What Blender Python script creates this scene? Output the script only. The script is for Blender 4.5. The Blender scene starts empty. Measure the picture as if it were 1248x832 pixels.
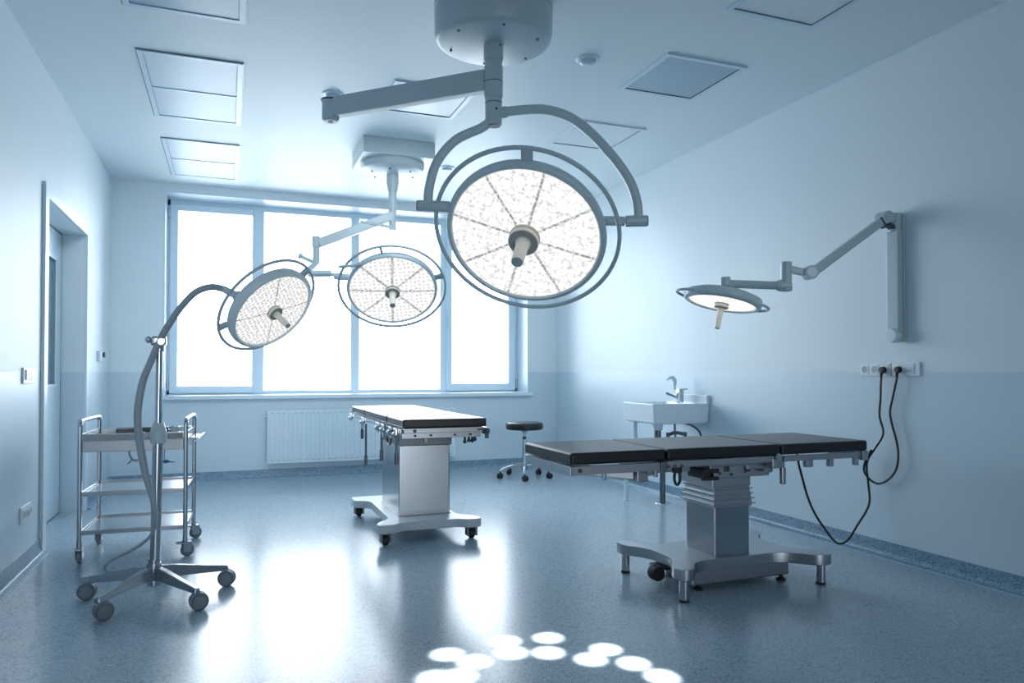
import bpy, bmesh, math, random
from mathutils import Vector, Matrix
random.seed(4)
PI = math.pi
COL = bpy.context.scene.collection

# ------------------------------------------------------------------ materials
def nodes_of(name):
    m = bpy.data.materials.new(name)
    m.use_nodes = True
    nt = m.node_tree
    return m, nt, nt.nodes['Principled BSDF']

def mat(name, col, rough=.5, metal=0.0, var=.04, scale=14, spec=.5, coat=0.0, bump=0.0):
    """principled surface with slight procedural variation of tone and roughness"""
    m, nt, b = nodes_of(name)
    N, L = nt.nodes.new, nt.links.new
    tc = N('ShaderNodeTexCoord'); nz = N('ShaderNodeTexNoise')
    nz.inputs['Scale'].default_value = scale; nz.inputs['Detail'].default_value = 3
    L(tc.outputs['Object'], nz.inputs['Vector'])
    mx = N('ShaderNodeMix'); mx.data_type = 'RGBA'
    mx.inputs['A'].default_value = (*[max(0, c*(1-var)) for c in col], 1)
    mx.inputs['B'].default_value = (*[min(1, c*(1+var)) for c in col], 1)
    L(nz.outputs['Fac'], mx.inputs['Factor']); L(mx.outputs['Result'], b.inputs['Base Color'])
    b.inputs['Roughness'].default_value = rough
    b.inputs['Metallic'].default_value = metal
    b.inputs['Specular IOR Level'].default_value = spec
    b.inputs['Coat Weight'].default_value = coat
    if bump:
        bp = N('ShaderNodeBump'); bp.inputs['Strength'].default_value = bump; bp.inputs['Distance'].default_value = .002
        L(nz.outputs['Fac'], bp.inputs['Height']); L(bp.outputs['Normal'], b.inputs['Normal'])
    return m

def brushed(name, col, rough=.32, stretch=(3, 3, 160), bump=.06):
    m, nt, b = nodes_of(name)
    N, L = nt.nodes.new, nt.links.new
    tc = N('ShaderNodeTexCoord'); mp = N('ShaderNodeMapping'); nz = N('ShaderNodeTexNoise')
    mp.inputs['Scale'].default_value = stretch
    nz.inputs['Scale'].default_value = 4; nz.inputs['Detail'].default_value = 4
    L(tc.outputs['Object'], mp.inputs['Vector']); L(mp.outputs['Vector'], nz.inputs['Vector'])
    rr = N('ShaderNodeMapRange'); rr.inputs['To Min'].default_value = rough*.9; rr.inputs['To Max'].default_value = rough*1.12
    L(nz.outputs['Fac'], rr.inputs['Value']); L(rr.outputs['Result'], b.inputs['Roughness'])
    b.inputs['Base Color'].default_value = (*col, 1); b.inputs['Metallic'].default_value = 1
    bp = N('ShaderNodeBump'); bp.inputs['Strength'].default_value = bump; bp.inputs['Distance'].default_value = .001
    L(nz.outputs['Fac'], bp.inputs['Height']); L(bp.outputs['Normal'], b.inputs['Normal'])
    return m

def wall_mat():
    """painted wall: pale band above, bluer washable dado paint below 1.2 m"""
    m, nt, b = nodes_of('wall_paint')
    N, L = nt.nodes.new, nt.links.new
    tc = N('ShaderNodeTexCoord'); sx = N('ShaderNodeSeparateXYZ')
    L(tc.outputs['Object'], sx.inputs['Vector'])
    gt = N('ShaderNodeMath'); gt.operation = 'GREATER_THAN'; gt.inputs[1].default_value = 1.2
    L(sx.outputs['Z'], gt.inputs[0])
    nz = N('ShaderNodeTexNoise'); nz.inputs['Scale'].default_value = 1.3; nz.inputs['Detail'].default_value = 4
    L(tc.outputs['Object'], nz.inputs['Vector'])
    mx = N('ShaderNodeMix'); mx.data_type = 'RGBA'
    mx.inputs['A'].default_value = (*DADO, 1)
    mx.inputs['B'].default_value = (*UPPER, 1)
    L(gt.outputs[0], mx.inputs['Factor'])
    hs = N('ShaderNodeHueSaturation')
    mr = N('ShaderNodeMapRange'); mr.inputs['To Min'].default_value = .97; mr.inputs['To Max'].default_value = 1.03
    L(nz.outputs['Fac'], mr.inputs['Value']); L(mr.outputs['Result'], hs.inputs['Value'])
    L(mx.outputs['Result'], hs.inputs['Color']); L(hs.outputs['Color'], b.inputs['Base Color'])
    rg = N('ShaderNodeMapRange'); rg.inputs['To Min'].default_value = .38; rg.inputs['To Max'].default_value = .5
    L(gt.outputs[0], rg.inputs['Value']); L(rg.outputs['Result'], b.inputs['Roughness'])
    n2 = N('ShaderNodeTexNoise'); n2.inputs['Scale'].default_value = 90
    L(tc.outputs['Object'], n2.inputs['Vector'])
    bp = N('ShaderNodeBump'); bp.inputs['Strength'].default_value = .05; bp.inputs['Distance'].default_value = .003
    L(n2.outputs['Fac'], bp.inputs['Height']); L(bp.outputs['Normal'], b.inputs['Normal'])
    return m

def vinyl_mat(name, base, dark, light, rough, spec=.5, coat=0.0):
    """speckled sheet vinyl"""
    m, nt, b = nodes_of(name)
    N, L = nt.nodes.new, nt.links.new
    tc = N('ShaderNodeTexCoord')
    def chips(scale, lo, hi):
        v = N('ShaderNodeTexVoronoi'); v.inputs['Scale'].default_value = scale
        L(tc.outputs['Object'], v.inputs['Vector'])
        s = N('ShaderNodeSeparateColor'); L(v.outputs['Color'], s.inputs['Color'])
        r = N('ShaderNodeMapRange'); r.inputs['From Min'].default_value = lo; r.inputs['From Max'].default_value = hi
        L(s.outputs['Red'], r.inputs['Value'])
        return r.outputs['Result']
    a = N('ShaderNodeMix'); a.data_type = 'RGBA'
    a.inputs['A'].default_value = (*base, 1); a.inputs['B'].default_value = (*dark, 1)
    L(chips(120, .6, .85), a.inputs['Factor'])
    c = N('ShaderNodeMix'); c.data_type = 'RGBA'
    L(a.outputs['Result'], c.inputs['A']); c.inputs['B'].default_value = (*light, 1)
    L(chips(190, .7, .95), c.inputs['Factor'])
    nz = N('ShaderNodeTexNoise'); nz.inputs['Scale'].default_value = .8; nz.inputs['Detail'].default_value = 3
    L(tc.outputs['Object'], nz.inputs['Vector'])
    hs = N('ShaderNodeHueSaturation')
    mr = N('ShaderNodeMapRange'); mr.inputs['To Min'].default_value = .93; mr.inputs['To Max'].default_value = 1.07
    L(nz.outputs['Fac'], mr.inputs['Value']); L(mr.outputs['Result'], hs.inputs['Value'])
    L(c.outputs['Result'], hs.inputs['Color']); L(hs.outputs['Color'], b.inputs['Base Color'])
    rr = N('ShaderNodeMapRange'); rr.inputs['To Min'].default_value = rough*.85; rr.inputs['To Max'].default_value = rough*1.15
    L(nz.outputs['Fac'], rr.inputs['Value']); L(rr.outputs['Result'], b.inputs['Roughness'])
    b.inputs['Specular IOR Level'].default_value = spec
    b.inputs['Coat Weight'].default_value = coat
    b.inputs['Coat Roughness'].default_value = .08
    n2 = N('ShaderNodeTexNoise'); n2.inputs['Scale'].default_value = 60
    L(tc.outputs['Object'], n2.inputs['Vector'])
    bp = N('ShaderNodeBump'); bp.inputs['Strength'].default_value = .06; bp.inputs['Distance'].default_value = .002
    L(n2.outputs['Fac'], bp.inputs['Height']); L(bp.outputs['Normal'], b.inputs['Normal'])
    return m

def lamp_face_mat(name, R, cell, dot, seam, off, strength, grey=.42, network=False, seams=4):
    """LED lens field: bright cells, grey gaps and radial seams, in the lamp head's own coordinates"""
    m = bpy.data.materials.new(name); m.use_nodes = True
    nt = m.node_tree; nt.nodes.clear()
    N, L = nt.nodes.new, nt.links.new
    def mt(op, a=None, b=None, c=None):
        n = N('ShaderNodeMath'); n.operation = op
        for k, x in enumerate((a, b, c)):
            if x is None: continue
            if isinstance(x, (int, float)): n.inputs[k].default_value = x
            else: L(x, n.inputs[k])
        return n.outputs[0]
    tc = N('ShaderNodeTexCoord'); sx = N('ShaderNodeSeparateXYZ'); L(tc.outputs['Object'], sx.inputs['Vector'])
    ang = mt('ARCTAN2', sx.outputs['Y'], sx.outputs['X'])
    r = mt('SQRT', mt('ADD', mt('POWER', sx.outputs['X'], 2), mt('POWER', sx.outputs['Y'], 2)))
    d = mt('MULTIPLY', mt('ABSOLUTE', mt('SINE', mt('ADD', mt('MULTIPLY', ang, float(seams)), off))), mt('DIVIDE', r, float(seams)))
    nz = N('ShaderNodeTexNoise'); nz.inputs['Scale'].default_value = 2.2/cell; nz.inputs['Detail'].default_value = 1
    L(tc.outputs['Object'], nz.inputs['Vector'])
    nm = N('ShaderNodeMapRange'); nm.inputs['From Min'].default_value = .35; nm.inputs['From Max'].default_value = .6
    L(nz.outputs['Fac'], nm.inputs['Value'])
    se = N('ShaderNodeMapRange'); se.inputs['From Min'].default_value = seam*.4; se.inputs['From Max'].default_value = seam
    se.inputs['To Min'].default_value = 1; se.inputs['To Max'].default_value = 0
    L(d, se.inputs['Value'])
    seamf = mt('MULTIPLY', se.outputs['Result'], mt('ADD', mt('MULTIPLY', nm.outputs['Result'], .6), .4))
    v = N('ShaderNodeTexVoronoi'); v.voronoi_dimensions = '2D'; v.inputs['Scale'].default_value = 1/cell; v.inputs['Randomness'].default_value = .4
    L(tc.outputs['Object'], v.inputs['Vector'])
    dr = N('ShaderNodeMapRange')
    if network:
        v.inputs['Randomness'].default_value = .8
        v2 = N('ShaderNodeTexVoronoi'); v2.voronoi_dimensions = '2D'; v2.inputs['Scale'].default_value = 2.3/cell
        L(tc.outputs['Object'], v2.inputs['Vector'])
        L(mt('ADD', mt('MULTIPLY', v.outputs['Distance'], .62), mt('MULTIPLY', v2.outputs['Distance'], .5)), dr.inputs['Value'])
        dr.inputs['From Min'].default_value = .36; dr.inputs['From Max'].default_value = .74
    else:
        L(v.outputs['Distance'], dr.inputs['Value'])
        dr.inputs['From Min'].default_value = dot; dr.inputs['From Max'].default_value = dot*.45
    cellf = mt('MULTIPLY', dr.outputs['Result'], mt('ADD', mt('MULTIPLY', nm.outputs['Result'], .5), .5))
    f = mt('MINIMUM', mt('MAXIMUM', mt('MULTIPLY', seamf, .95), mt('MULTIPLY', cellf, .6)), 1)
    rim = N('ShaderNodeMapRange'); rim.inputs['From Min'].default_value = R*.965; rim.inputs['From Max'].default_value = R*.995
    L(r, rim.inputs['Value'])
    mx = N('ShaderNodeMix'); mx.data_type = 'RGBA'
    mx.inputs['A'].default_value = (1, .995, .985, 1); mx.inputs['B'].default_value = (grey*.92, grey, grey*1.1, 1)
    L(f, mx.inputs['Factor'])
    m2 = N('ShaderNodeMix'); m2.data_type = 'RGBA'; L(mx.outputs['Result'], m2.inputs['A'])
    m2.inputs['B'].default_value = (.72, .62, .52, 1); L(mt('MULTIPLY', rim.outputs['Result'], .7), m2.inputs['Factor'])
    em = N('ShaderNodeEmission'); L(m2.outputs['Result'], em.inputs['Color']); em.inputs['Strength'].default_value = strength
    gl = N('ShaderNodeBsdfGlossy'); gl.inputs['Roughness'].default_value = .15; gl.inputs['Color'].default_value = (.04, .04, .04, 1)
    ad = N('ShaderNodeAddShader'); L(em.outputs[0], ad.inputs[0]); L(gl.outputs[0], ad.inputs[1])
    out = N('ShaderNodeOutputMaterial'); L(ad.outputs[0], out.inputs['Surface'])
    return m

def glass_mat():
    m = bpy.data.materials.new('window_glass'); m.use_nodes = True
    nt = m.node_tree; nt.nodes.clear(); N, L = nt.nodes.new, nt.links.new
    t = N('ShaderNodeBsdfTransparent'); t.inputs['Color'].default_value = (.97, .985, 1, 1)
    g = N('ShaderNodeBsdfGlossy'); g.inputs['Roughness'].default_value = .02
    fr = N('ShaderNodeFresnel'); fr.inputs['IOR'].default_value = 1.35
    mx = N('ShaderNodeMixShader'); L(fr.outputs[0], mx.inputs[0]); L(t.outputs[0], mx.inputs[1]); L(g.outputs[0], mx.inputs[2])
    o = N('ShaderNodeOutputMaterial'); L(mx.outputs[0], o.inputs['Surface'])
    return m

UPPER = (.735, .82, .865)
DADO = (.59, .715, .795)
M = {}
M['wall'] = wall_mat()
M['ceil'] = mat('ceiling_paint', (.75, .835, .875), .48, var=.015, scale=1, spec=.3)
M['floor'] = vinyl_mat('floor_vinyl', (.355, .45, .52), (.235, .32, .395), (.46, .56, .625), .225, spec=.31)
M['skirt'] = vinyl_mat('baseboard_vinyl', (.19, .32, .43), (.09, .18, .27), (.33, .47, .57), .35)
M['weld'] = mat('weld_bead', (.42, .58, .7), .35)
M['white'] = mat('white_trim', (.66, .78, .86), .35, var=.02)
M['pvc'] = mat('window_pvc', (.64, .78, .88), .35, var=.02)
M['gasket'] = mat('dark_gasket', (.05, .08, .1), .6)
M['door'] = mat('door_laminate', (.6, .74, .83), .3, var=.02)
M['doorglass'] = mat('door_glazing', (.16, .28, .36), .12, var=.05)
M['lamp'] = mat('lamp_enamel', (.47, .57, .61), .33, var=.03, spec=.5)
M['lamp2'] = mat('lamp_grey_enamel', (.52, .63, .68), .3, var=.03)
M['ring'] = mat('ring_enamel', (.46, .56, .61), .3, var=.03)
M['joint'] = mat('dark_joint', (.05, .065, .075), .45)
M['hub'] = mat('hub_cream', (.8, .77, .68), .4)
M['hubface'] = mat('hub_grey', (.36, .37, .35), .4)
M['grip'] = mat('grip_ivory', (.95, .89, .76), .42, var=.06)
M['gripend'] = mat('grip_end_grey', (.4, .43, .45), .4)
M['steel'] = brushed('brushed_steel', (.46, .49, .52), .22, (3, 3, 60), .015)
M['steelx'] = brushed('brushed_steel_flat', (.4, .425, .45), .345, (14, 3, 3), 0)
M['chrome'] = brushed('chrome', (.55, .59, .63), .13, (6, 6, 6), .02)
M['darksteel'] = brushed('dark_steel', (.16, .18, .2), .4)
M['base'] = mat('base_grey_paint', (.5, .56, .6), .3, var=.02)
M['vinyl'] = mat('black_upholstery', (.006, .008, .012), .36, var=.2, scale=60, spec=.5, bump=.1)
M['black'] = mat('black_plastic', (.012, .014, .018), .4)
M['rubber'] = mat('black_rubber', (.015, .017, .02), .6)
M['castor'] = mat('caster_grey', (.2, .24, .27), .45)
M['ceramic'] = mat('white_ceramic', (.78, .86, .92), .12, var=.01)
M['radiator'] = mat('radiator_enamel', (.64, .78, .86), .3, var=.01)
M['panelframe'] = mat('panel_frame_white', (.62, .77, .87), .35)
M['diffuser'] = mat('panel_diffuser', (.58, .71, .8), .4, var=.02)
M['darkdiffuser'] = mat('panel_diffuser_grey', (.34, .48, .59), .3, var=.03)
M['dimples'] = mat('grille_dimples', (.5, .63, .72), .3, var=.25, scale=120)
M['pale'] = mat('pale_lamp_enamel', (.7, .79, .83), .33, var=.03)
M['socket'] = mat('socket_plastic', (.82, .88, .91), .3, var=.02)
M['socketdark'] = mat('socket_recess', (.22, .3, .36), .4)
M['hose'] = mat('hose_grey', (.3, .36, .4), .4, var=.1, scale=90)
M['clear'] = mat('cloudy_plastic', (.62, .73, .8), .2)
M['blue'] = mat('blue_plastic', (.05, .18, .4), .4)
M['pouch'] = mat('black_instrument', (.02, .026, .035), .3)
M['glass'] = glass_mat()

# ------------------------------------------------------------------ mesh helpers
class B:
    def __init__(s): s.bm = bmesh.new()
    def _add(s, t, Mx=None):
        if Mx is not None: bmesh.ops.transform(t, matrix=Mx, verts=t.verts)
        me = bpy.data.meshes.new('tmp'); t.to_mesh(me); t.free()
        s.bm.from_mesh(me); bpy.data.meshes.remove(me)
        return s
    def box(s, x0, x1, y0, y1, z0, z1, bev=0, seg=2, Mx=None):
        t = bmesh.new(); bmesh.ops.create_cube(t, size=1)
        bmesh.ops.scale(t, vec=(abs(x1-x0), abs(y1-y0), abs(z1-z0)), verts=t.verts)
        bmesh.ops.translate(t, vec=((x0+x1)/2, (y0+y1)/2, (z0+z1)/2), verts=t.verts)
        if bev: bmesh.ops.bevel(t, geom=t.edges[:], offset=bev, segments=seg, affect='EDGES', profile=.5)
        return s._add(t, Mx)
    def cyl(s, p0, p1, r, r2=None, n=24, bev=0):
        p0, p1 = Vector(p0), Vector(p1); d = p1-p0
        t = bmesh.new()
        bmesh.ops.create_cone(t, cap_ends=True, segments=n, radius1=r, radius2=r if r2 is None else r2, depth=d.length)
        if bev:
            es = [e for e in t.edges if abs(e.verts[0].co.z-e.verts[1].co.z) < 1e-6]
            bmesh.ops.bevel(t, geom=es, offset=bev, segments=2, affect='EDGES', profile=.5)
        q = Vector((0, 0, 1)).rotation_difference(d.normalized())
        return s._add(t, Matrix.Translation((p0+p1)/2) @ q.to_matrix().to_4x4())
    def bar(s, p0, p1, w, h, bev=0, upv=(0, 0, 1)):
        """rectangular bar between two points; w across, h along the up vector"""
        p0, p1 = Vector(p0), Vector(p1); d = (p1-p0); L_ = d.length; d.normalize()
        a = d.cross(Vector(upv)).normalized(); u = a.cross(d)
        Mx = Matrix((( d.x, a.x, u.x, (p0.x+p1.x)/2), (d.y, a.y, u.y, (p0.y+p1.y)/2), (d.z, a.z, u.z, (p0.z+p1.z)/2), (0, 0, 0, 1)))
        return s.box(-L_/2, L_/2, -w/2, w/2, -h/2, h/2, bev, Mx=Mx)
    def tube(s, pts, r, n=12, closed=False, sub=6, caps=True):
        P = [Vector(p) for p in pts]; R = r if isinstance(r, (list, tuple)) else [r]*len(P)
        if sub > 1:
            Q, S = [], []
            k = len(P); rng = range(k if closed else k-1)
            for i in rng:
                g = (lambda j: P[j % k]) if closed else (lambda j: P[min(max(j, 0), k-1)])
                h = (lambda j: R[j % k]) if closed else (lambda j: R[min(max(j, 0), k-1)])
                a, b, c, d = g(i-1), g(i), g(i+1), g(i+2)
                for q in range(sub):
                    t = q/sub
                    Q.append(.5*((2*b)+(c-a)*t+(2*a-5*b+4*c-d)*t*t+(3*b-a-3*c+d)*t**3))
                    S.append(h(i)*(1-t)+h(i+1)*t)
            if not closed: Q.append(P[-1]); S.append(R[-1])
            P, R = Q, S
        k = len(P); t = bmesh.new(); rings = []; nv = None
        for i in range(k):
            d = (P[(i+1) % k]-P[i-1]) if closed else (P[min(i+1, k-1)]-P[max(i-1, 0)])
            d.normalize()
            if nv is None:
                nv = d.orthogonal().normalized()
            else:
                nv = (nv-d*nv.dot(d)).normalized()
            b = d.cross(nv)
            rings.append([t.verts.new(P[i]+(nv*math.cos(2*PI*j/n)+b*math.sin(2*PI*j/n))*R[i]) for j in range(n)])
        for i in range(k if closed else k-1):
            A, C = rings[i], rings[(i+1) % k]
            for j in range(n): t.faces.new((A[j], A[(j+1) % n], C[(j+1) % n], C[j]))
        if caps and not closed:
            t.faces.new(rings[0][::-1]); t.faces.new(rings[-1])
        bmesh.ops.recalc_face_normals(t, faces=t.faces)
        return s._add(t)
    def lathe(s, prof, n=48, Mx=None):
        t = bmesh.new(); rings = []
        for r, z in prof:
            if r < 1e-6: rings.append([t.verts.new((0, 0, z))])
            else: rings.append([t.verts.new((r*math.cos(2*PI*j/n), r*math.sin(2*PI*j/n), z)) for j in range(n)])
        for A, C in zip(rings, rings[1:]):
            for j in range(n):
                a0, a1 = A[j % len(A)], A[(j+1) % len(A)]; c0, c1 = C[j % len(C)], C[(j+1) % len(C)]
                f = []
                for v in (a0, a1, c1, c0):
                    if v not in f: f.append(v)
                if len(f) > 2: t.faces.new(f)
        bmesh.ops.recalc_face_normals(t, faces=t.faces)
        return s._add(t, Mx)
    def prism(s, poly, z0, z1, bev=0, Mx=None, vbev=0):
        t = bmesh.new()
        f = t.faces.new([t.verts.new((x, y, z0)) for x, y in poly])
        e = bmesh.ops.extrude_face_region(t, geom=[f])
        bmesh.ops.translate(t, vec=(0, 0, z1-z0), verts=[v for v in e['geom'] if isinstance(v, bmesh.types.BMVert)])
        bmesh.ops.recalc_face_normals(t, faces=t.faces)
        if bev:
            es = [ed for ed in t.edges if abs(ed.verts[0].co.z-ed.verts[1].co.z) < 1e-6]
            bmesh.ops.bevel(t, geom=es, offset=bev, segments=2, affect='EDGES', profile=.5)
        return s._add(t, Mx)
    def sphere(s, c, r, sc=(1, 1, 1), n=20):
        t = bmesh.new(); bmesh.ops.create_uvsphere(t, u_segments=n, v_segments=n//2, radius=r)
        return s._add(t, Matrix.Translation(c) @ Matrix.Diagonal((*sc, 1)))
    def done(s, name, m, parent=None, loc=None, angle=35):
        """link as one object; pieces that lie apart each become a part of their own"""
        groups = s.clusters() if parent is not None else None
        if groups and 1 < len(groups) <= 40:
            first = None
            for g in groups:
                sub = B(); sub.bm.free(); sub.bm = s.bm.copy()
                sub.bm.verts.ensure_lookup_table()
                bmesh.ops.delete(sub.bm, geom=[v for v in sub.bm.verts if v.index not in g], context='VERTS')
                o = sub._link(name, m, parent, loc, angle)
                first = first or o
            s.bm.free()
            return first
        return s._link(name, m, parent, loc, angle)
    def clusters(s):
        bm = s.bm; bm.verts.ensure_lookup_table(); bm.verts.index_update()
        seen, isl = set(), []
        for v in bm.verts:
            if v.index in seen: continue
            st, cur = [v], set()
            seen.add(v.index)
            while st:
                a = st.pop(); cur.add(a.index)
                for e in a.link_edges:
                    b = e.other_vert(a)
                    if b.index not in seen: seen.add(b.index); st.append(b)
            isl.append(cur)
        if len(isl) < 2 or len(isl) > 400: return None
        bx = []
        for g in isl:
            P = [bm.verts[i].co for i in g]
            bx.append(([min(p[k] for p in P) for k in range(3)], [max(p[k] for p in P) for k in range(3)]))
        sz = [max(h-l for l, h in zip(*b)) for b in bx]
        grp = list(range(len(isl)))
        def find(i):
            while grp[i] != i: i = grp[i]
            return i
        for i in range(len(isl)):
            for j in range(i):
                gap = math.sqrt(sum(max(0, bx[i][0][k]-bx[j][1][k], bx[j][0][k]-bx[i][1][k])**2 for k in range(3)))
                if gap <= max(.02, .5*max(sz[i], sz[j]))*.98: grp[find(i)] = find(j)
        out = {}
        for i, g in enumerate(isl): out.setdefault(find(i), set()).update(g)
        return list(out.values())
    def _link(s, name, m, parent, loc, angle):
        me = bpy.data.meshes.new(name); s.bm.to_mesh(me); s.bm.free()
        if len(me.polygons):
            me.polygons.foreach_set('use_smooth', [True]*len(me.polygons))
            me.set_sharp_from_angle(angle=math.radians(angle))
        me.materials.append(m)
        o = bpy.data.objects.new(name, me); COL.objects.link(o)
        if parent is not None: o.parent = parent
        if loc is not None: o.location = loc
        wnm = o.modifiers.new('weighted_normal', 'WEIGHTED_NORMAL'); wnm.keep_sharp = True; wnm.weight = 80
        return o

def round_poly(pts, r, n=6):
    """2D polygon with rounded corners; r a number or one per corner"""
    out = []; k = len(pts)
    for i in range(k):
        a, b, c = Vector(pts[i-1]), Vector(pts[i]), Vector(pts[(i+1) % k])
        rr = r[i] if isinstance(r, (list, tuple)) else r
        u, w = (a-b), (c-b); rr = min(rr, u.length*.48, w.length*.48)
        u.normalize(); w.normalize()
        p, q = b+u*rr, b+w*rr
        for j in range(n+1):
            t = j/n
            out.append(tuple(p*(1-t)**2+b*2*t*(1-t)+q*t*t))
    return out

def tag(o, label, cat, group=None):
    o['label'] = label; o['category'] = cat
    if group: o['group'] = group
    return o
def thing(name, loc, label, cat, group=None, rz=0):
    o = bpy.data.objects.new(name, None); COL.objects.link(o)
    o.empty_display_size = .1; o.location = loc; o.rotation_euler = (0, 0, rz)
    return tag(o, label, cat, group)
def struct(o):
    o['kind'] = 'structure'; return o
def copy_tree(o, parent=None):
    c = o.copy(); COL.objects.link(c)
    if parent is not None: c.parent = parent
    for ch in list(o.children): copy_tree(ch, c)
    return c

# ------------------------------------------------------------------ the room
XL, XR, YB, YF, ZC = -1.16, 4.0, 8.8, -1.6, 3.25
struct(B().box(XL-.35, XR+.3, YF, YB+.5, -.12, 0).done('floor', M['floor']))
struct(B().box(XL-.35, XR+.3, YF, YB+.5, ZC, ZC+.15).done('ceiling', M['ceil']))
DY0, DY1, DZ = 5.79, 7.27, 2.38
w = B()
w.box(XL-.35, XL, YF, DY0, 0, ZC).box(XL-.35, XL, DY1, YB+.5, 0, ZC).box(XL-.35, XL, DY0, DY1, DZ, ZC)
struct(w.done('wall_left', M['wall']))
struct(B().box(XR, XR+.3, YF, YB+.5, 0, ZC).done('wall_right', M['wall']))
WX0, WX1, WZ0, WZ1 = -.65, 3.6, .925, 3.155
w = B()
w.box(XL, WX0, YB, YB+.5, 0, ZC).box(WX1, XR, YB, YB+.5, 0, ZC)
w.box(WX0, WX1, YB, YB+.5, 0, WZ0).box(WX0, WX1, YB, YB+.5, WZ1, ZC)
struct(w.done('wall_back', M['wall']))

# coved vinyl baseboards, profile (distance from wall, height)
COVE = [(0, 0), (.05, 0), (.05, .004), (.03, .009), (.016, .022), (.009, .045), (.008, .1), (0, .1)]
def cove(name, a, b, inward):
    """baseboard from a to b on the floor, inward = unit vector away from the wall"""
    a, b, n = Vector((*a, 0)), Vector((*b, 0)), Vector((*inward, 0))
    t = bmesh.new(); R = []
    for p in (a, b): R.append([t.verts.new(p+n*d+Vector((0, 0, z))) for d, z in COVE])
    k = len(COVE)
    for j in range(k): t.faces.new((R[0][j], R[0][(j+1) % k], R[1][(j+1) % k], R[1][j]))
    t.faces.new(R[0]); t.faces.new(R[1][::-1]); bmesh.ops.recalc_face_normals(t, faces=t.faces)
    bb = B(); bb._add(t)
    o = struct(bb.done(name, M['skirt'], angle=50))
    q = B(); q.bar(a+n*.055+Vector((0, 0, .0015)), b+n*.055+Vector((0, 0, .0015)), .012, .003)
    q.done('weld_bead', M['weld'], o)
    return o
cove('baseboard_left', (XL, YF), (XL, 5.685), (1, 0))
cove('baseboard_left', (XL, 7.36), (XL, YB), (1, 0))
cove('baseboard_right', (XR, YF), (XR, YB), (-1, 0))
cove('baseboard_back', (XL, YB), (XR, YB), (0, -1))
# thin pale joint lines where ceiling film meets the side walls
struct(B().box(XR-.008, XR, YF, YB, ZC-.006, ZC).done('trim_1', M['white']))
struct(B().box(XL, XL+.008, YF, YB, ZC-.006, ZC).done('trim_2', M['white']))

# ---- doorway in the left wall
d = bpy.data.objects.new('door_1', None); COL.objects.link(d); d['kind'] = 'structure'; d.location = (XL, 5.79, 0)
w = B()
w.box(0, .022, -.1, 0, 0, DZ+.09, .003).box(0, .022, 1.48, 1.56, 0, DZ+.09, .003).box(0, .022, 0, 1.48, DZ, DZ+.09, .003)
w.done('door_frame', M['white'], d)
w = B()
for a in ((-.178, .0, .005, 1.475),):
    x0 = -.215; x1 = -.175
    w.box(x0, x1, .006, .84, .008, DZ-.012, .002).box(x0, x1, 1.25, 1.466, .008, DZ-.012, .002)
    w.box(x0, x1, .84, 1.25, .008, 1.09, .002).box(x0, x1, .84, 1.25, 2.13, DZ-.012, .002)
leaf = w.done('door_leaf', M['door'], d)
w = B()
w.box(-.178, -.168, .825, .85, 1.075, 2.145, .003).box(-.178, -.168, 1.24, 1.265, 1.075, 2.145, .003)
w.box(-.178, -.168, .85, 1.24, 1.075, 1.1, .003).box(-.178, -.168, .85, 1.24, 2.12, 2.145, .003)
w.done('glazing_bead', M['white'], leaf)
B().box(-.2, -.192, .84, 1.25, 1.09, 2.13).done('glazing', M['doorglass'], leaf)
B().box(-.192, -.186, 1.03, 1.045, 1.1, 2.12).done('glazing_bar', M['gasket'], leaf)
w = B(); w.box(-.24, -.176, 1.466, 1.478, 0, DZ).box(-.24, -.176, 0, 1.48, DZ-.012, DZ-.002)
w.done('door_gasket', M['gasket'], d)
B().box(-.35, -.24, 0, 1.48, 0, DZ).done('door_backing', M['gasket'], d)

# ---- the window: frame, two opening sashes, two fixed lights
wn = bpy.data.objects.new('window_1', None); COL.objects.link(wn); wn['kind'] = 'structure'; wn.location = (0, 9.17, 0)
ZB, ZT = .945, 3.14
w = B()
w.box(-.65, -.62, 0, .08, ZB, WZ1).box(3.56, 3.6, 0, .08, ZB, WZ1)
w.box(-.65, 3.6, 0, .08, ZT-.05, WZ1).box(-.65, 3.6, 0, .08, ZB-.01, ZB+.035)
w.box(.27, .39, -.004, .08, ZB, ZT).box(1.405, 1.505, -.004, .08, ZB, ZT).box(2.54, 2.61, -.004, .08, ZB, ZT)
w.done('window_frame', M['pvc'], wn)
def sash(x0, x1, gx0, gx1, gz0, gz1):
    s = B(); y0, y1 = -.03, .05
    s.box(x0, gx0, y0, y1, ZB+.012, ZT-.035, .006).box(gx1, x1, y0, y1, ZB+.012, ZT-.035, .006)
    s.box(gx0-.005, gx1+.005, y0, y1, ZB+.012, gz0, .006).box(gx0-.005, gx1+.005, y0, y1, gz1, ZT-.035, .006)
    o = s.done('window_sash', M['pvc'], wn)
    B().box(gx0-.003, gx1+.003, .02, .026, gz0-.003, gz1+.003).done('pane', M['glass'], o)
    g = B()
    for a in ((gx0-.004, gx0+.004), (gx1-.004, gx1+.004)): g.box(a[0], a[1], -.034, -.028, gz0, gz1)
    g.done('gasket', M['gasket'], o) if False else g.bm.free()
    return o
s1 = sash(-.62, .27, -.537, .258, 1.037, 3.03)
s4 = sash(2.61, 3.56, 2.69, 3.467, 1.05, 3.03)
for (a, b) in ((.39, 1.405), (1.505, 2.54)):
    B().box(a-.005, b+.005, .03, .036, .975, 3.085).done('pane', M['glass'], wn)
for x, z in ((-.633, 1.05), (-.633, 3.0)):
    B().cyl((x, -.03, z-.05), (x, -.03, z+.05), .011, bev=.003).done('hinge', M['chrome'], s1)
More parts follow.
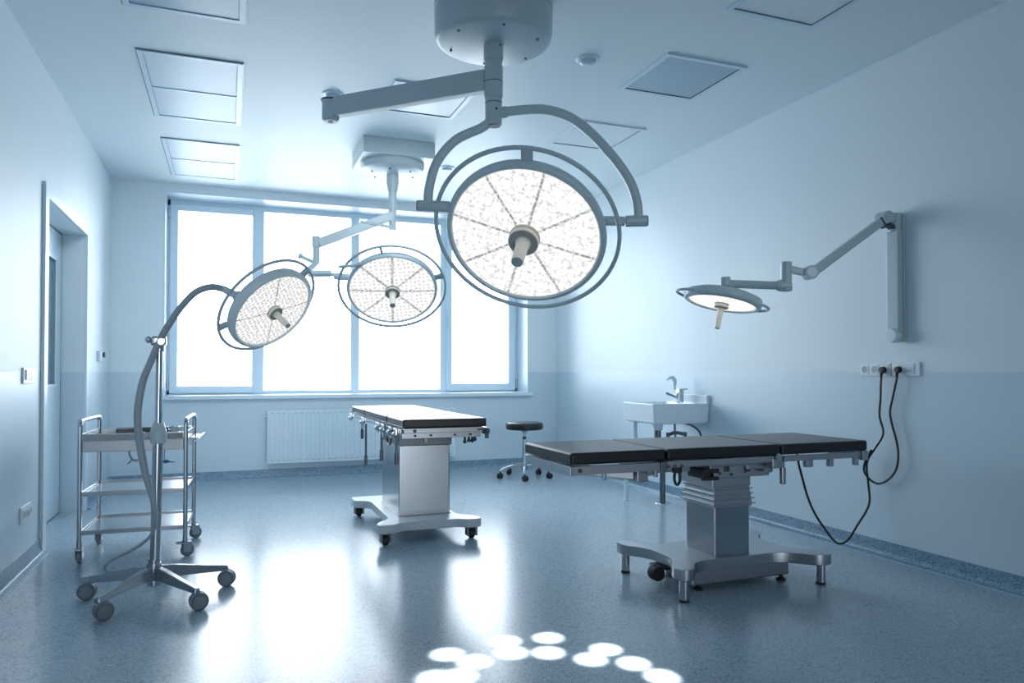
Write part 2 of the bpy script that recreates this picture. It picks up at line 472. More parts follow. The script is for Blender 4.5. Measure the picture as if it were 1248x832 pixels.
for x, z in ((3.575, 1.06), (3.575, 3.0)):
    B().cyl((x, -.03, z-.05), (x, -.03, z+.05), .011, bev=.003).done('hinge', M['chrome'], s4)
w = B(); w.box(2.625, 2.655, -.045, -.03, 1.83, 1.96, .004).box(2.628, 2.652, -.075, -.055, 1.72, 1.9, .006).cyl((2.64, -.06, 1.89), (2.64, -.04, 1.89), .009)
w.done('window_handle', M['white'], s4)
struct(B().box(-.67, 3.65, 8.745, 9.17, .895, .94, .006).done('trim_3', M['white']))          # window sill board
# pale reveal lining around the opening
w = B(); w.box(-.655, -.645, 8.795, 9.17, .94, 3.16).box(3.595, 3.605, 8.795, 9.17, .94, 3.16).box(-.655, 3.605, 8.795, 9.17, 3.15, 3.16)
struct(w.done('trim_4', M['white']))

# ------------------------------------------------------------------ ceiling fittings
def frame_box(b, x0, x1, y0, y1, z0, z1, w_):
    b.box(x0, x0+w_, y0, y1, z0, z1).box(x1-w_, x1, y0, y1, z0, z1)
    return b.box(x0+w_, x1-w_, y0, y0+w_, z0, z1).box(x0+w_, x1-w_, y1-w_, y1, z0, z1)
def double_panel(x, y, label, dm='diffuser', half=False):
    t = thing('ceiling_panel', (x, y, ZC), label, 'ceiling panel', 'double ceiling panels along the left side')
    f = frame_box(B(), -.32, .32, -.65, .65, -.012, 0, .035)
    f.box(-.285, .285, -.014, .014, -.012, 0).done('frame', M['panelframe'], t)
    for a, b in ((-.611, -.018), (.018, .611)):
        B().box(-.281, .281, a, b, -.007, .0).done('diffuser', M[dm], t)
    w = B(); frame_box(w, -.328, .328, -.658, .658, -.004, 0, .009); w.done('shadow_gap', M['darksteel'], t)
    return t
double_panel(-.237, 5.84, 'white double ceiling panel, middle one of the left row above the door')
double_panel(-.237, 7.74, 'white double ceiling panel in the far left corner nearest the window')
double_panel(-.237, 3.93, 'grey ceiling panel cut off by the top edge, nearest of the left row', 'darkdiffuser')
def single_panel(x, y, label, dm, grp='square ceiling panels along the right side', fm='panelframe', sx=.31, sy=.32):
    t = thing('ceiling_panel', (x, y, ZC), label, 'ceiling panel', grp)
    frame_box(B(), -sx, sx, -sy, sy, -.012, 0, .03).done('frame', M[fm], t)
    B().box(-sx+.034, sx-.034, -sy+.034, sy-.034, -.006, 0).done('diffuser', M[dm], t)
    w = B(); frame_box(w, -sx+.028, sx-.028, -sy+.028, sy-.028, -.009, 0, .007); w.done('shadow_gap', M['joint' if dm == 'darkdiffuser' else 'darksteel'], t)
    return t
single_panel(2.935, 4.355, 'square ceiling panel with grey diffuser and bold white frame right of the round detector', 'darkdiffuser')
single_panel(2.97, 5.70, 'pale square ceiling panel seen through the arch of the large lamp', 'ceil', fm='ceil')
single_panel(2.92, 3.11, 'pale square ceiling panel cut by the top edge at upper right', 'ceil')
single_panel(1.38, 5.41, 'dimpled square ceiling light panel behind the empty lamp arm', 'dimples', None, sx=.3, sy=.31)
def detector(x, y, label):
    t = thing('smoke_detector', (x, y, ZC), label, 'smoke detector', 'round detectors on the ceiling')
    B().lathe([(0, -.012), (.068, -.012), (.078, -.006), (.08, 0)]).done('base', M['white'], t)
    B().lathe([(0, -.036), (.035, -.035), (.05, -.028), (.054, -.012)]).done('sensor_dome', M['dimples'], t)
    return t
detector(2.19, 4.31, 'round white detector on the ceiling just right of the round lamp canopy')
detector(.712, 5.53, 'round white detector on the ceiling directly above the end of the empty arm')
detector(2.04, 7.13, 'small round detector on the ceiling near the window behind the large lamp arch')

# ------------------------------------------------------------------ surgical light heads
def lamp_head(root, p, x, n, Rf, Rb, Rr, tr, dep, face, hub_r, grip_L, grip_r, brackets, name='lamp_head', ring_z=-.035, shell=None):
    """head frame: local +Z looks where the light goes; p is the centre of the lit face"""
    x, n = Vector(x).normalized(), Vector(n).normalized()
    x = (x-n*x.dot(n)).normalized(); y = n.cross(x)
    Mx = Matrix(((x.x, y.x, n.x, p[0]), (x.y, y.y, n.y, p[1]), (x.z, y.z, n.z, p[2]), (0, 0, 0, 1)))
    k = Rb
    h = B().lathe([(Rf*.99, -.006), (Rf, .004), (Rf+.006, .010), (Rb-.012, .006), (Rb-.003, -.004), (Rb, -.02), (Rb-.004, -.045),
                   (Rb-.03, -dep*.62), (Rb*.78, -dep*.86), (Rb*.45, -dep), (0, -dep-.004)], 72).done(name, shell or M['lamp2'], root)
    h.matrix_local = root.matrix_basis.inverted() @ Mx
    B().lathe([(Rf, -.002), (Rf*.6, .004), (0, .006)], 72).done('light_face', face, h)
    kh = hub_r/.085
    B().lathe([(hub_r*1.02, .004*kh), (hub_r*1.02, .012*kh), (hub_r*.8, .014*kh), (hub_r*.8, .034*kh), (hub_r, .036*kh), (hub_r, .052*kh), (hub_r*.96, .057*kh), (0, .057*kh)], 40).done('handle_hub', M['hub'], h)
    B().lathe([(hub_r*.95, .0575*kh), (hub_r*.93, .06*kh), (grip_r*1.3, .06*kh), (grip_r*1.3, .056*kh)], 40).done('hub_plate', M['hubface'], h)
    g = B().lathe([(grip_r*1.22, .056*kh), (grip_r*1.15, .075*kh), (grip_r, .1*kh), (grip_r*.92, grip_L-.01), (grip_r*.86, grip_L)], 28).done('grip', M['grip'], h)
    B().lathe([(grip_r*.88, grip_L-.004), (grip_r*.84, grip_L+.004), (0, grip_L+.004)], 28).done('grip_end', M['gripend'], g)
    if Rr:
        B().tube([(Rr*math.cos(2*PI*i/72), Rr*math.sin(2*PI*i/72), ring_z) for i in range(72)], tr, 12, True, 1).done('guard_ring', M['ring'], h)
        for a, bw in brackets:
            c, s_ = math.cos(math.radians(a)), math.sin(math.radians(a))
            B().bar(((Rb-.012)*c, (Rb-.012)*s_, ring_z), ((Rr)*c, (Rr)*s_, ring_z), bw, .026, .004).done('ring_bracket', M['ring'], h)
    return h, Mx

# ---- large ceiling light, centre
R1 = (1.352, 3.80, ZC)
t = thing('surgical_light', R1, 'large round surgical light hanging from the round ceiling canopy, nearest lamp', 'surgical light')
T1v = Vector(R1)
rel = lambda pts, R=T1v: [Vector(q)-R for q in pts]
c = B().lathe([(.0, 0), (.325, 0), (.325, -.075), (.318, -.078), (.318, -.083), (.325, -.086), (.323, -.2), (.312, -.236), (.285, -.252), (.06, -.256), (0, -.256)], 72).done('ceiling_canopy', M['lamp'], t)
w = B()
for a in range(6):
    q = a*PI/3+.4; w.cyl((.25*math.cos(q), .25*math.sin(q), -.259), (.25*math.cos(q), .25*math.sin(q), -.25), .007, n=10)
w.done('screw', M['joint'], c)
w = B()
w.cyl((0, 0, -.2), (0, 0, -.345), .054, bev=.003).cyl((0, 0, -.34), (0, 0, -.375), .047).cyl((0, 0, -.372), (0, 0, -.545), .051, bev=.003)
w.cyl((0, 0, -.54), (0, 0, -.7), .046, bev=.004)
col = w.done('column', M['lamp'], t)
w = B(); w.cyl((0, 0, -.46), (0, 0, -.464), .0518).cyl((0, 0, -.575), (0, 0, -.579), .0468).cyl((0, 0, -.703), (0, 0, -.699), .036)
w.cyl((0, -.04, -.62), (0, -.049, -.62), .007, n=12).cyl((.02, -.045, -.27), (.02, -.056, -.27), .005, n=12)
w.done('seam', M['joint'], col)
A0, A1 = Vector((0, 0, -.448)), Vector((.574, 4.573, 2.805))-T1v
dirn = (A1-A0).normalized()
arm = B().bar(A0+dirn*.04, A1-dirn*.03, .075, .118, .012).done('empty_arm', M['lamp'], t)
w = B(); w.cyl(A1+Vector((0, 0, -.075)), A1+Vector((0, 0, .045)), .052, bev=.006); w.cyl(A1+Vector((0, 0, -.083)), A1+Vector((0, 0, -.07)), .04)
w.done('end_joint', M['lamp'], arm)
w = B(); w.tube([A1+Vector((.055*math.cos(k*PI/12), .055*math.sin(k*PI/12), .047)) for k in range(24)], .005, 8, True, 1)
w.cyl(A1+Vector((0, 0, -.086)), A1+Vector((0, 0, -.082)), .016)
w.done('joint_seal', M['joint'], arm)
yL = [(1.019,3.931,2.105),(1.019,3.931,2.16),(1.027,3.927,2.226),(1.052,3.915,2.325),(1.098,3.896,2.406),(1.156,3.873,2.468),(1.219,3.848,2.505),(1.282,3.823,2.533),(1.34,3.80,2.575)]
yR = [(1.36,3.797,2.612),(1.40,3.775,2.622),(1.449,3.757,2.630),(1.533,3.725,2.638),(1.617,3.693,2.637),(1.701,3.661,2.614),(1.777,3.632,2.572),(1.857,3.603,2.502),(1.933,3.575,2.417),(2.005,3.549,2.322),(2.061,3.529,2.222),(2.089,3.520,2.122),(2.095,3.519,2.04)]
B().tube(rel(yL), .026, 16).done('yoke_arm', M['lamp'], t)
w = B(); w.tube(rel(yR), .026, 16); w.cyl(Vector((1.352, 3.80, 2.617))-T1v, Vector((1.42, 3.768, 2.625))-T1v, .036, .03)
w.done('yoke_arm', M['lamp'], t)
def pin(a, b, r):
    a, b = Vector(a)-T1v, Vector(b)-T1v
    p_ = B().cyl(a, b, r, bev=.004).done('pivot_pin', M['lamp'], t)
    d_ = (b-a).normalized()
    B().cyl(a-d_*.004, a+d_*.002, r*.92).done('pin_cap', M['joint'], p_)
    return p_
pin((.965, 3.952, 2.111), (1.13, 3.89, 2.105), .03)
pin((2.139, 3.502, 2.028), (2.028, 3.545, 2.025), .031)
B().cyl(Vector((2.024, 3.547, 2.025))-T1v, Vector((1.88, 3.603, 2.03))-T1v, .026, bev=.003).done('pivot_pin', M['ring'], t)
face1 = lamp_face_mat('led_field_large', .415, .036, .2, .012, .1, .72, .22, True)
lamp_head(t, (1.515, 3.744, 1.938), (.902, -.328, -.28), (-.428, -.59, -.685), .412, .447, .512, .0125, .13, face1, .085, .235, .036, [(102.5, .06)])
# beam spots thrown on the floor by the lens modules
HP = Vector((1.515, 3.744, 1.938)); HN = Vector((-.428, -.59, -.685)).normalized()
SP = [(.877,3.049),(.959,2.931),(1.161,3.103),(1.14,2.967),(1.356,3.072),(1.285,2.911),(1.532,2.856),(1.422,2.781),(1.566,2.679),(1.60,2.52),(.764,2.83),(.859,2.811)]
HX = Vector((.902, -.328, -.28)); HX = (HX-HN*HX.dot(HN)).normalized(); HY = HN.cross(HX)
for i, (sx_, sy_) in enumerate(SP):
    a = math.atan2(sy_-2.5, sx_-1.2)
    src = HP+(HX*math.cos(a)+HY*math.sin(a))*.3+HN*.05
    d_ = Vector((sx_, sy_, 0))-src
    l = bpy.data.lights.new('lens_beam', 'SPOT'); l.energy = 800; l.spot_size = math.radians(4.6); l.spot_blend = 1; l.shadow_soft_size = .012
    l.color = (1, .97, .93)
    lo = bpy.data.objects.new('lens_beam', l); COL.objects.link(lo)
    lo.parent = t
    lo.matrix_local = t.matrix_basis.inverted() @ (Matrix.Translation(src) @ d_.to_track_quat('-Z', 'Y').to_matrix().to_4x4())

# ---- second ceiling light near the window
R2 = (1.4, 6.70, ZC); T2v = Vector(R2)
t = thing('surgical_light', R2, 'round surgical light hanging in front of the window from a square ceiling box', 'surgical light')
B().box(-.32, .32, -.31, .31, -.145, 0, .006).done('ceiling_box', M['lamp'], t)
c = B().lathe([(0, -.14), (.285, -.14), (.29, -.165), (.27, -.205), (.22, -.232), (.06, -.245), (0, -.245)], 64).done('ceiling_canopy', M['lamp'], t)
w = B()
for a in range(6):
    q = a*PI/3+.2; w.cyl((.2*math.cos(q), .2*math.sin(q), -.243), (.2*math.cos(q), .2*math.sin(q), -.23), .008, n=8)
w.done('screw', M['joint'], c)
w = B(); w.cyl((0, 0, -.235), (0, 0, -.31), .056).cyl((0, 0, -.31), (0, 0, -.4), .056, .042).cyl((0, 0, -.4), (0, 0, -.56), .037, bev=.002).cyl((0, 0, -.555), (0, 0, -.752), .034, bev=.004)
w.done('column', M['lamp'], t)
a0, a1 = Vector((1.40, 6.70, 2.632))-T2v, Vector((.741, 6.714, 2.338))-T2v
arm = B().bar(a0, a1, .07, .082, .012).done('spring_arm', M['lamp'], t)
B().cyl(Vector((1.38, 6.66, 2.52))-T2v, Vector((1.10, 6.68, 2.552))-T2v, .014).done('gas_spring', M['lamp'], arm)
w = B(); w.cyl(Vector((.722, 6.715, 2.40))-T2v, Vector((.722, 6.715, 2.30))-T2v, .036, bev=.004).cyl(Vector((.722, 6.715, 2.30))-T2v, Vector((.722, 6.715, 2.15))-T2v, .03, bev=.003)
for z in (2.2, 2.225, 2.25, 2.275): w.cyl(Vector((.722, 6.715, z))-T2v, Vector((.722, 6.715, z+.008))-T2v, .033)
w.done('elbow_joint', M['lamp'], t)
w = B(); w.bar(Vector((.722, 6.715, 2.165))-T2v, Vector((.60, 6.71, 2.04))-T2v, .05, .05, .012); w.cyl(Vector((.72, 6.71, 2.16))-T2v, Vector((.585, 6.74, 2.225))-T2v, .017, bev=.003); w.cyl(Vector((.575, 6.742, 2.228))-T2v, Vector((.60, 6.738, 2.218))-T2v, .026, bev=.004)
w.done('free_coupling', M['ring'], t)
w = B(); w.cyl(Vector((.66, 6.70, 2.065))-T2v, Vector((.835, 6.60, 2.062))-T2v, .03, bev=.004).cyl(Vector((.83, 6.60, 2.06))-T2v, Vector((.87, 6.575, 2.045))-T2v, .016)
w.cyl(Vector((.865, 6.57, 2.035))-T2v, Vector((1.0, 6.50, 2.022))-T2v, .031, bev=.004)
w.done('link_arm', M['ring'], t)
face2 = lamp_face_mat('led_field_dots', .37, .039, .44, .017, .42, .72, .2)
h, Mx = lamp_head(t, (1.336, 6.385, 1.909), (.954, -.287, .081), (-.137, -.665, -.734), .368, .395, .462, .0125, .11, face2, .065, .19, .028, [(12.5, .05), (96, .02)])
B().tube([(-.42*1.0, .25, -.07), (-.36, .29, -.02), (-.27, .31, 0.0), (-.22, .315, -.012)], .014, 10).done('side_handle', M['ring'], h)

# ---- mobile light on a five-star stand
R3 = (-.36, 4.353, 0); T3v = Vector(R3)
t = thing('mobile_examination_light', R3, 'mobile lamp with tilted round head on steel pole and five castered legs', 'floor lamp')
w = B(); w.cyl((0, 0, .07), (0, 0, .19), .037, bev=.005); w.cyl((0, 0, .185), (0, 0, .21), .03)
hub = w.done('base_hub', M['steel'], t)
PX = .018
B().cyl((0.004, 0, .2), (PX*.8, 0, .91), .026, n=28).done('pole', M['steel'], t)
B().cyl((PX*.8, 0, .9), (PX, 0, 1.345), .0185, n=28).done('inner_pole', M['chrome'], t)
w = B(); w.cyl((.016, 0, .82), (.016, 0, .89), .04, bev=.006).cyl((.016, 0, .885), (.016, 0, .93), .04, .026).cyl((.016, 0, .87), (-.05, -.03, .87), .011)
w.sphere((-.055, -.032, .87), .017)
w.done('height_collar', M['lamp'], t)
w = B(); w.cyl((PX, 0, 1.31), (PX, 0, 1.375), .026, bev=.004).bar((PX-.045, 0, 1.365), (PX+.035, 0, 1.365), .05, .05, .012).sphere((PX-.05, -.028, 1.37), .019).cyl((PX+.01, -.02, 1.36), (PX+.01, -.045, 1.36), .017)
w.done('gooseneck_clamp', M['chrome'], t)
for k in range(5):
    a = PI/2+k*2*PI/5; cx_, sy_ = math.cos(a), math.sin(a); R_ = .362
    Z = Matrix.Rotation(a, 4, 'Z')
    prof = [(.02, .105), (.02, .165), (.12, .158), (R_+.018, .112), (R_+.018, .084), (R_-.02, .084)]
    tt = B()
    # tapered leg: section narrows outward
    v = bmesh.new(); rings = []
    for xx, zt, zb, hw in ((.015, .172, .1, .026), (.1, .165, .105, .026), (R_-.03, .122, .09, .019), (R_+.02, .113, .086, .018)):
        rings.append([v.verts.new(q) for q in ((xx, -hw, zb), (xx, hw, zb), (xx, hw*.72, zt), (xx, -hw*.72, zt))])
    for A, C in zip(rings, rings[1:]):
        for j in range(4): v.faces.new((A[j], A[(j+1) % 4], C[(j+1) % 4], C[j]))
    v.faces.new(rings[0]); v.faces.new(rings[-1][::-1]); bmesh.ops.recalc_face_normals(v, faces=v.faces)
    bmesh.ops.bevel(v, geom=v.edges[:], offset=.004, segments=2, affect='EDGES')
    tt._add(v, Z)
    leg = tt.done('leg', M['steel'], t)
    # twin-wheel caster, swivelled a little
    sw = Matrix.Translation((R_*cx_, R_*sy_, 0)) @ Matrix.Rotation((.25, -.1, .35, .2, -.25)[k], 4, 'Z')
    q = B(); q.cyl(sw @ Vector((0, 0, .07)), sw @ Vector((0, 0, .09)), .013); q.box(-.018, .02, -.012, .012, .07, .082, .004, Mx=sw)
    cs = q.done('caster', M['chrome'], leg)
    q = B(); q.cyl(sw @ Vector((.016, -.012, .046)), sw @ Vector((.016, .012, .046)), .043, n=32)
    for sgn in (-1, 1):
        q.lathe([(0, -.013), (.033, -.0135), (.034, -.006), (.0385, -.006), (.039, -.0125), (.0455, -.006), (.046, .006), (.04, .0135), (0, .0135)], 32, sw @ Matrix.Translation((.016, sgn*.0145, .046)) @ Matrix.Rotation(sgn*PI/2, 4, 'X'))
    q.done('caster_wheel', M['castor'], leg)
goose = [(.019,4.357,1.635),(-.045,4.338,1.658),(-.098,4.316,1.658),(-.167,4.311,1.626),(-.240,4.318,1.542),(-.300,4.333,1.445),(-.339,4.338,1.368),(-.381,4.324,1.256),(-.417,4.308,1.148),(-.438,4.297,.999),(-.432,4.286,.872),(-.416,4.282,.765),(-.395,4.276,.658),(-.366,4.268,.552)]
B().tube(rel(goose, T3v), [.018]*8+[.019, .02, .02, .0195, .018, .015], 14).done('gooseneck', M['hose'], t)
cab = [(-.372,4.27,.575),(-.349,4.272,.45),(-.357,4.283,.377),(-.395,4.293,.321),(-.467,4.322,.269),(-.547,4.353,.227),(-.591,4.371,.19),(-.585,4.391,.156),(-.54,4.398,.148),(-.485,4.383,.158),(-.44,4.372,.168)]
B().tube(rel(cab, T3v), [.013, .011]+[.0085]*9, 10).done('cable', M['hose'], t)
face3 = lamp_face_mat('led_field_small', .235, .0205, .6, .006, 1.0, .72, .08, False, 2)
h, Mx = lamp_head(t, (.229, 4.246, 1.533), (.79, .074, .609), (.529, -.585, -.615), .229, .256, .298, .0085, .105, face3, .042, .135, .017, [(164, .028), (11.8, .03)], ring_z=-.05, shell=M['pale'])
w = B(); q0 = Vector((.019, 4.33, 1.635))-T3v; q1 = Vector((.085, 4.28, 1.585))-T3v; w.bar(q0.lerp(q1, .55), q0.lerp(q1, 1.1), .09, .075, .012)
w.cyl(q0+Vector((-.05, .016, .022)), q0.lerp(q1, .45), .019, .022).cyl(q0.lerp(q1, .35), q1, .031, .034)
w.done('head_joint', M['lamp2'], t)

# ---- wall lamp on the right wall
R4 = (XR, 3.51, 1.4); T4v = Vector(R4)
t = thing('wall_lamp', R4, 'round lamp on a folding arm fixed to the right wall above the sockets', 'wall lamp')
w = B(); w.box(-.018, 0, -.05, .05, -.005, .80, .004).box(-.06, -.016, -.043, .043, .0, .70, .006)
w.done('wall_rail', M['lamp'], t)
B().cyl((-.03, -.0, .03), (-.082, 0, .03), .046, bev=.006).done('rail_knob', M['white'], t)
w = B(); w.cyl((-.03, 0, .69), (-.03, 0, .81), .04, bev=.005).cyl((-.115, -.035, .776), (-.115, .045, .776), .042, bev=.004).box(-.115, -.03, -.025, .03, .745, .808, .01)
w.done('shoulder_joint', M['lamp'], t)
P_ = lambda *q: Vector(q)-T4v
up0, up1 = P_(3.88, 3.493, 2.176), P_(3.405, 3.612, 1.826)
ua = B().bar(up0, up1, .05, .056, .01).done('upper_arm', M['lamp'], t)
w = B(); dd = (up1-up0).normalized(); w.bar(up0+dd*.035+Vector((0, 0, -.012)), up0+dd*.05+Vector((0, 0, -.012)), .054, .075, .004)
w.bar(P_(3.88, 3.49, 2.135), P_(3.955, 3.51, 2.11), .045, .02, .003)
w.done('joint_gaiter', M['joint'], ua)
w = B(); ce = P_(3.378, 3.62, 1.817); nrm = Vector((.359, .933, 0))
w.cyl(ce-nrm*.04, ce+nrm*.04, .043, bev=.006)
el = w.done('elbow_joint', M['lamp'], t)
B().cyl(ce-nrm*.044, ce-nrm*.04, .03).done('joint_cap', M['white'], el)
w = B(); w.bar(ce+Vector((-.03, .01, .0)), P_(3.25, 3.668, 1.842), .04, .045, .01)
w.cyl(P_(3.241, 3.672, 1.885), P_(3.241, 3.672, 1.735), .033, bev=.004); w.cyl(P_(3.241, 3.672, 1.74), P_(3.241, 3.672, 1.70), .036, bev=.01)
w.cyl(P_(3.265, 3.66, 1.735), P_(3.195, 3.69, 1.737), .037, bev=.008)
w.done('wrist_joint', M['lamp'], t)
w = B(); w.cyl(P_(3.2, 3.69, 1.737), P_(2.955, 3.865, 1.757), .026).cyl(P_(3.205, 3.686, 1.737), P_(3.19, 3.698, 1.738), .033)
w.done('lower_arm', M['lamp'], t)
w = B(); w.cyl(P_(2.938, 3.875, 1.795), P_(2.945, 3.893, 1.695), .026, bev=.004); w.cyl(P_(2.938, 3.875, 1.80), P_(2.938, 3.875, 1.745), .032, bev=.004)
w.done('head_joint', M['lamp'], t)
face4 = lamp_face_mat('led_field_wall', .2, .02, .4, .004, 0, .72, .3)
h, Mx = lamp_head(t, (2.944, 3.918, 1.64), (.912, -.349, -.216), (-.231, -.001, -.973), .21, .245, None, 0, .075, face4, .046, .165, .019, [], shell=M['lamp2'])
w = B()
for a in (0, PI):
    w.tube([((.235+.06*math.sin(PI*k/8))*math.cos(a-.5+k/8), (.235+.06*math.sin(PI*k/8))*math.sin(a-.5+k/8), -.018) for k in range(9)], .009, 10)
w.done('side_handle', M['ring'], h)

# ------------------------------------------------------------------ operating tables
def pad(b, x0, x1, y0, y1, z0, z1): return b.box(x0, x1, y0, y1, z0, z1, .012, 3)

R5 = (2.685, 3.60, 0)
t = thing('operating_table', R5, 'black padded operating table in front of the sink, standing on four round steel feet', 'operating table')
X0, XA, XB, X1, Y0, Y1 = 1.575-R5[0], 2.122-R5[0], 2.862-R5[0], 3.492-R5[0], -.31, .30
for a, b in ((X0, XA-.006), (XA+.006, XB-.004), (XB+.004, X1)):
    pad(B(), a, b, Y0, Y1, .74, .80).done('pad', M['vinyl'], t)
def side_frame(a, b, zt=.728, zb=.69):
    w = B()
    for y in (Y0+.012, Y1-.012-.02): w.box(a, b, y, y+.02, zb, zt, .003)
    for x in (a, b-.022): w.box(x, x+.022, Y0+.012, Y1-.012, zb, zt, .003)
    w.box(a+.03, b-.03, Y0+.05, Y1-.05, zt+.002, .742)
    return w
w = side_frame(X0+.004, XA-.012, .731, .688)
w.box(X0, X0+.012, Y0+.01, Y1-.01, .684, .732, .003)
fr = w.done('leg_section_frame', M['steelx'], t)
q = B(); q.cyl((X0+.055, Y0+.012, .71), (X0+.055, Y0+.006, .71), .011).cyl((X0+.055, Y0+.008, .71), (X0+.055, Y0+.003, .71), .006)
q.done('bolt', M['joint'], fr)
q = B()
for x in (-.92, -.62): q.box(x-R5[0]*0-.0+0, x+.018, Y0+.02, Y0+.04, .655, .69, .003)
q.box(-.67, -.62, Y0+.02, Y0+.035, .664, .674)
q.done('rail_peg', M['steelx'], fr)
fr = side_frame(XA+.0, XB-.004, .735, .70).done('seat_section_frame', M['steelx'], t)
q = B()
for x in (XA+.02, XA+.06, XA+.10): q.cyl((x, Y0+.014, .708), (x, Y0+.004, .708), .008, n=12)
q.box(XA-.03, XA+.005, Y0+.0, Y0+.03, .69, .735, .003)
q.done('bolt', M['darksteel'], fr)
w = side_frame(XB+.004, X1-.02, .732, .70)
fr = w.done('head_section_frame', M['steelx'], t)
w = B(); w.box(X1-.04, X1+.006, Y0, Y0+.03, .685, .74, .004).box(X1-.04, X1+.006, Y1-.03, Y1, .685, .74, .004)
w.done('rail_end_block', M['steelx'], fr)
w = B()
for x, hw, z in ((XB+.22, .025, .66), (XB+.38, .014, .655), (XB+.57, .012, .655)): w.box(x-hw, x+hw, Y0+.02, Y0+.05, z, .70, .003)
w.done('rail_peg', M['steelx'], fr)
# hinge brackets and the drop handle at the head joint
w = B(); w.box(XB-.16, XB-.02, -.22, -.18, .655, .70, .004).box(XB-.05, XB+.035, Y0+.01, Y0+.06, .665, .722, .005).box(XB-.16, XB-.02, .16, .2, .655, .70, .004)
w.cyl((XB-.02, Y0+.02, .73), (XB-.02, Y0-.004, .73), .02, n=16).cyl((XB+.03, Y0+.02, .715), (XB+.03, Y0-.004, .715), .014, n=16)
w.done('hinge_bracket', M['steelx'], t)
B().box(XB+.015, XB+.042, Y0+.008, Y0+.035, .575, .67, .005).done('drop_lever', M['steel'], t)
# clamp ring under the leg joint
w = B(); w.tube([(XA+.085+.026*math.cos(a)*.7, Y0+.03, .645+(.038*math.sin(a))) for a in [k*PI/8 for k in range(16)]], .008, 8, True, 1)
w.box(XA+.06, XA+.11, Y0+.02, Y0+.045, .67, .70, .003)
w.done('clamp_loop', M['black'], t)
w = B(); w.bar((XA-.4, .1, .67), (XA+.0, -.05, .63), .05, .05, .006).box(XA-.05, XA+.02, -.1, .02, .60, .69, .006).box(XA-.02, XA+.25, -.16, .16, .655, .70, .005)
w.done('lift_strut', M['steelx'], t)
# head block
w = B(); w.box(-.215, .19, -.20, .18, .612, .685, .006).box(-.24, .26, -.235, .22, .682, .702, .004).box(-.19, .07, -.185, .15, .56, .62, .005)
w.box(.12, .21, -.205, -.13, .63, .70, .005)
hb = w.done('column_head', M['steelx'], t)
w = B()
w.box(.09, .115, -.205, -.198, .645, .672, .004).box(.118, .142, -.212, -.2, .64, .685, .003)
for x, z in ((-.115, .67), (-.095, .67), (-.115, .655), (-.095, .655), (-.15, .64), (-.075, .632), (.03, .65), (.045, .65)): w.box(x-.007, x+.007, -.207, -.199, z-.007, z+.007, .002)
w.box(.015, .03, -.207, -.199, .637, .665, .002)
w.done('control_knob', M['joint'], hb)
w = B(); w.box(-.265, -.185, -.2, -.06, .615, .665, .006).box(-.265, -.16, -.21, -.185, .645, .668, .004).box(-.265, -.16, -.21, -.185, .605, .625, .004)
w.done('release_catch', M['black'], t)
# telescoping cover and column
w = B()
for k, z in enumerate((.555, .527, .499, .471)):
    g = .004*k
    w.box(-.182-g, .086+g, -.184-g, .112+g, z-.012, z-.004, .002)
w.done('bellows_plate', M['chrome'], t)
w = B()
for k, z in enumerate((.555, .527, .499, .471)):
    w.box(-.168-.003*k, .072+.003*k, -.17-.003*k, .1+.003*k, z-.026, z+.02, .002)
w.done('bellows_cover', M['steelx'], t)
B().box(-.166, .07, -.172, .10, .17, .46, .007).done('column', M['steel'], t)
hw, hh = .455, .305
# star-shaped base plate: four arms reaching to the feet
poly = [(-.50, -.36), (-.425, -.36), (-.33, -.215), (.26, -.215), (.40, -.36), (.50, -.36), (.50, -.25), (.36, -.12), (.36, .12), (.50, .25), (.50, .36), (.40, .36), (.26, .215), (-.33, .215), (-.425, .36), (-.50, .36), (-.50, .25), (-.40, .12), (-.40, -.12), (-.50, -.25)]
rr = [.045, .045, .12, .14, .045, .045, .045, .12, .12, .045, .045, .045, .14, .12, .045, .045, .045, .12, .12, .045]
w = B(); w.prism(round_poly(poly, rr), .118, .178, .006)
w.done('base_plate', M['steelx'], t)
B().box(-.325, .335, -.19, .19, .035, .12, .012).done('base_housing', M['steelx'], t)
for sx_, sy_ in ((-1, -1), (1, -1), (-1, 1), (1, 1)):
    f = B().cyl((sx_*hw, sy_*hh, .012), (sx_*hw, sy_*hh, .12), .026, bev=.002, n=28).done('foot', M['steel'], t)
    B().cyl((sx_*hw, sy_*hh, 0), (sx_*hw, sy_*hh, .014), .027, n=28).done('rubber_foot', M['rubber'], f)
for x, y in ((-.26, -.15), (.3, -.16), (-.26, .15), (.3, .15)):
    B().lathe([(0, 0), (.026, 0), (.026, .01), (.012, .018), (.012, .036), (0, .036)], 20, Matrix.Translation((x, y, 0))).done('levelling_foot', M['rubber'], t)
w = B(); w.cyl((-.43, .04, .07), (-.43, -.03, .07), .042, bev=.012).cyl((-.425, .08, .07), (-.36, .08, .07), .016)
w.done('transport_wheel', M['rubber'], t)
B().box(-.41, -.3, -.05, .12, .055, .10, .008).done('wheel_bracket', M['chrome'], t)

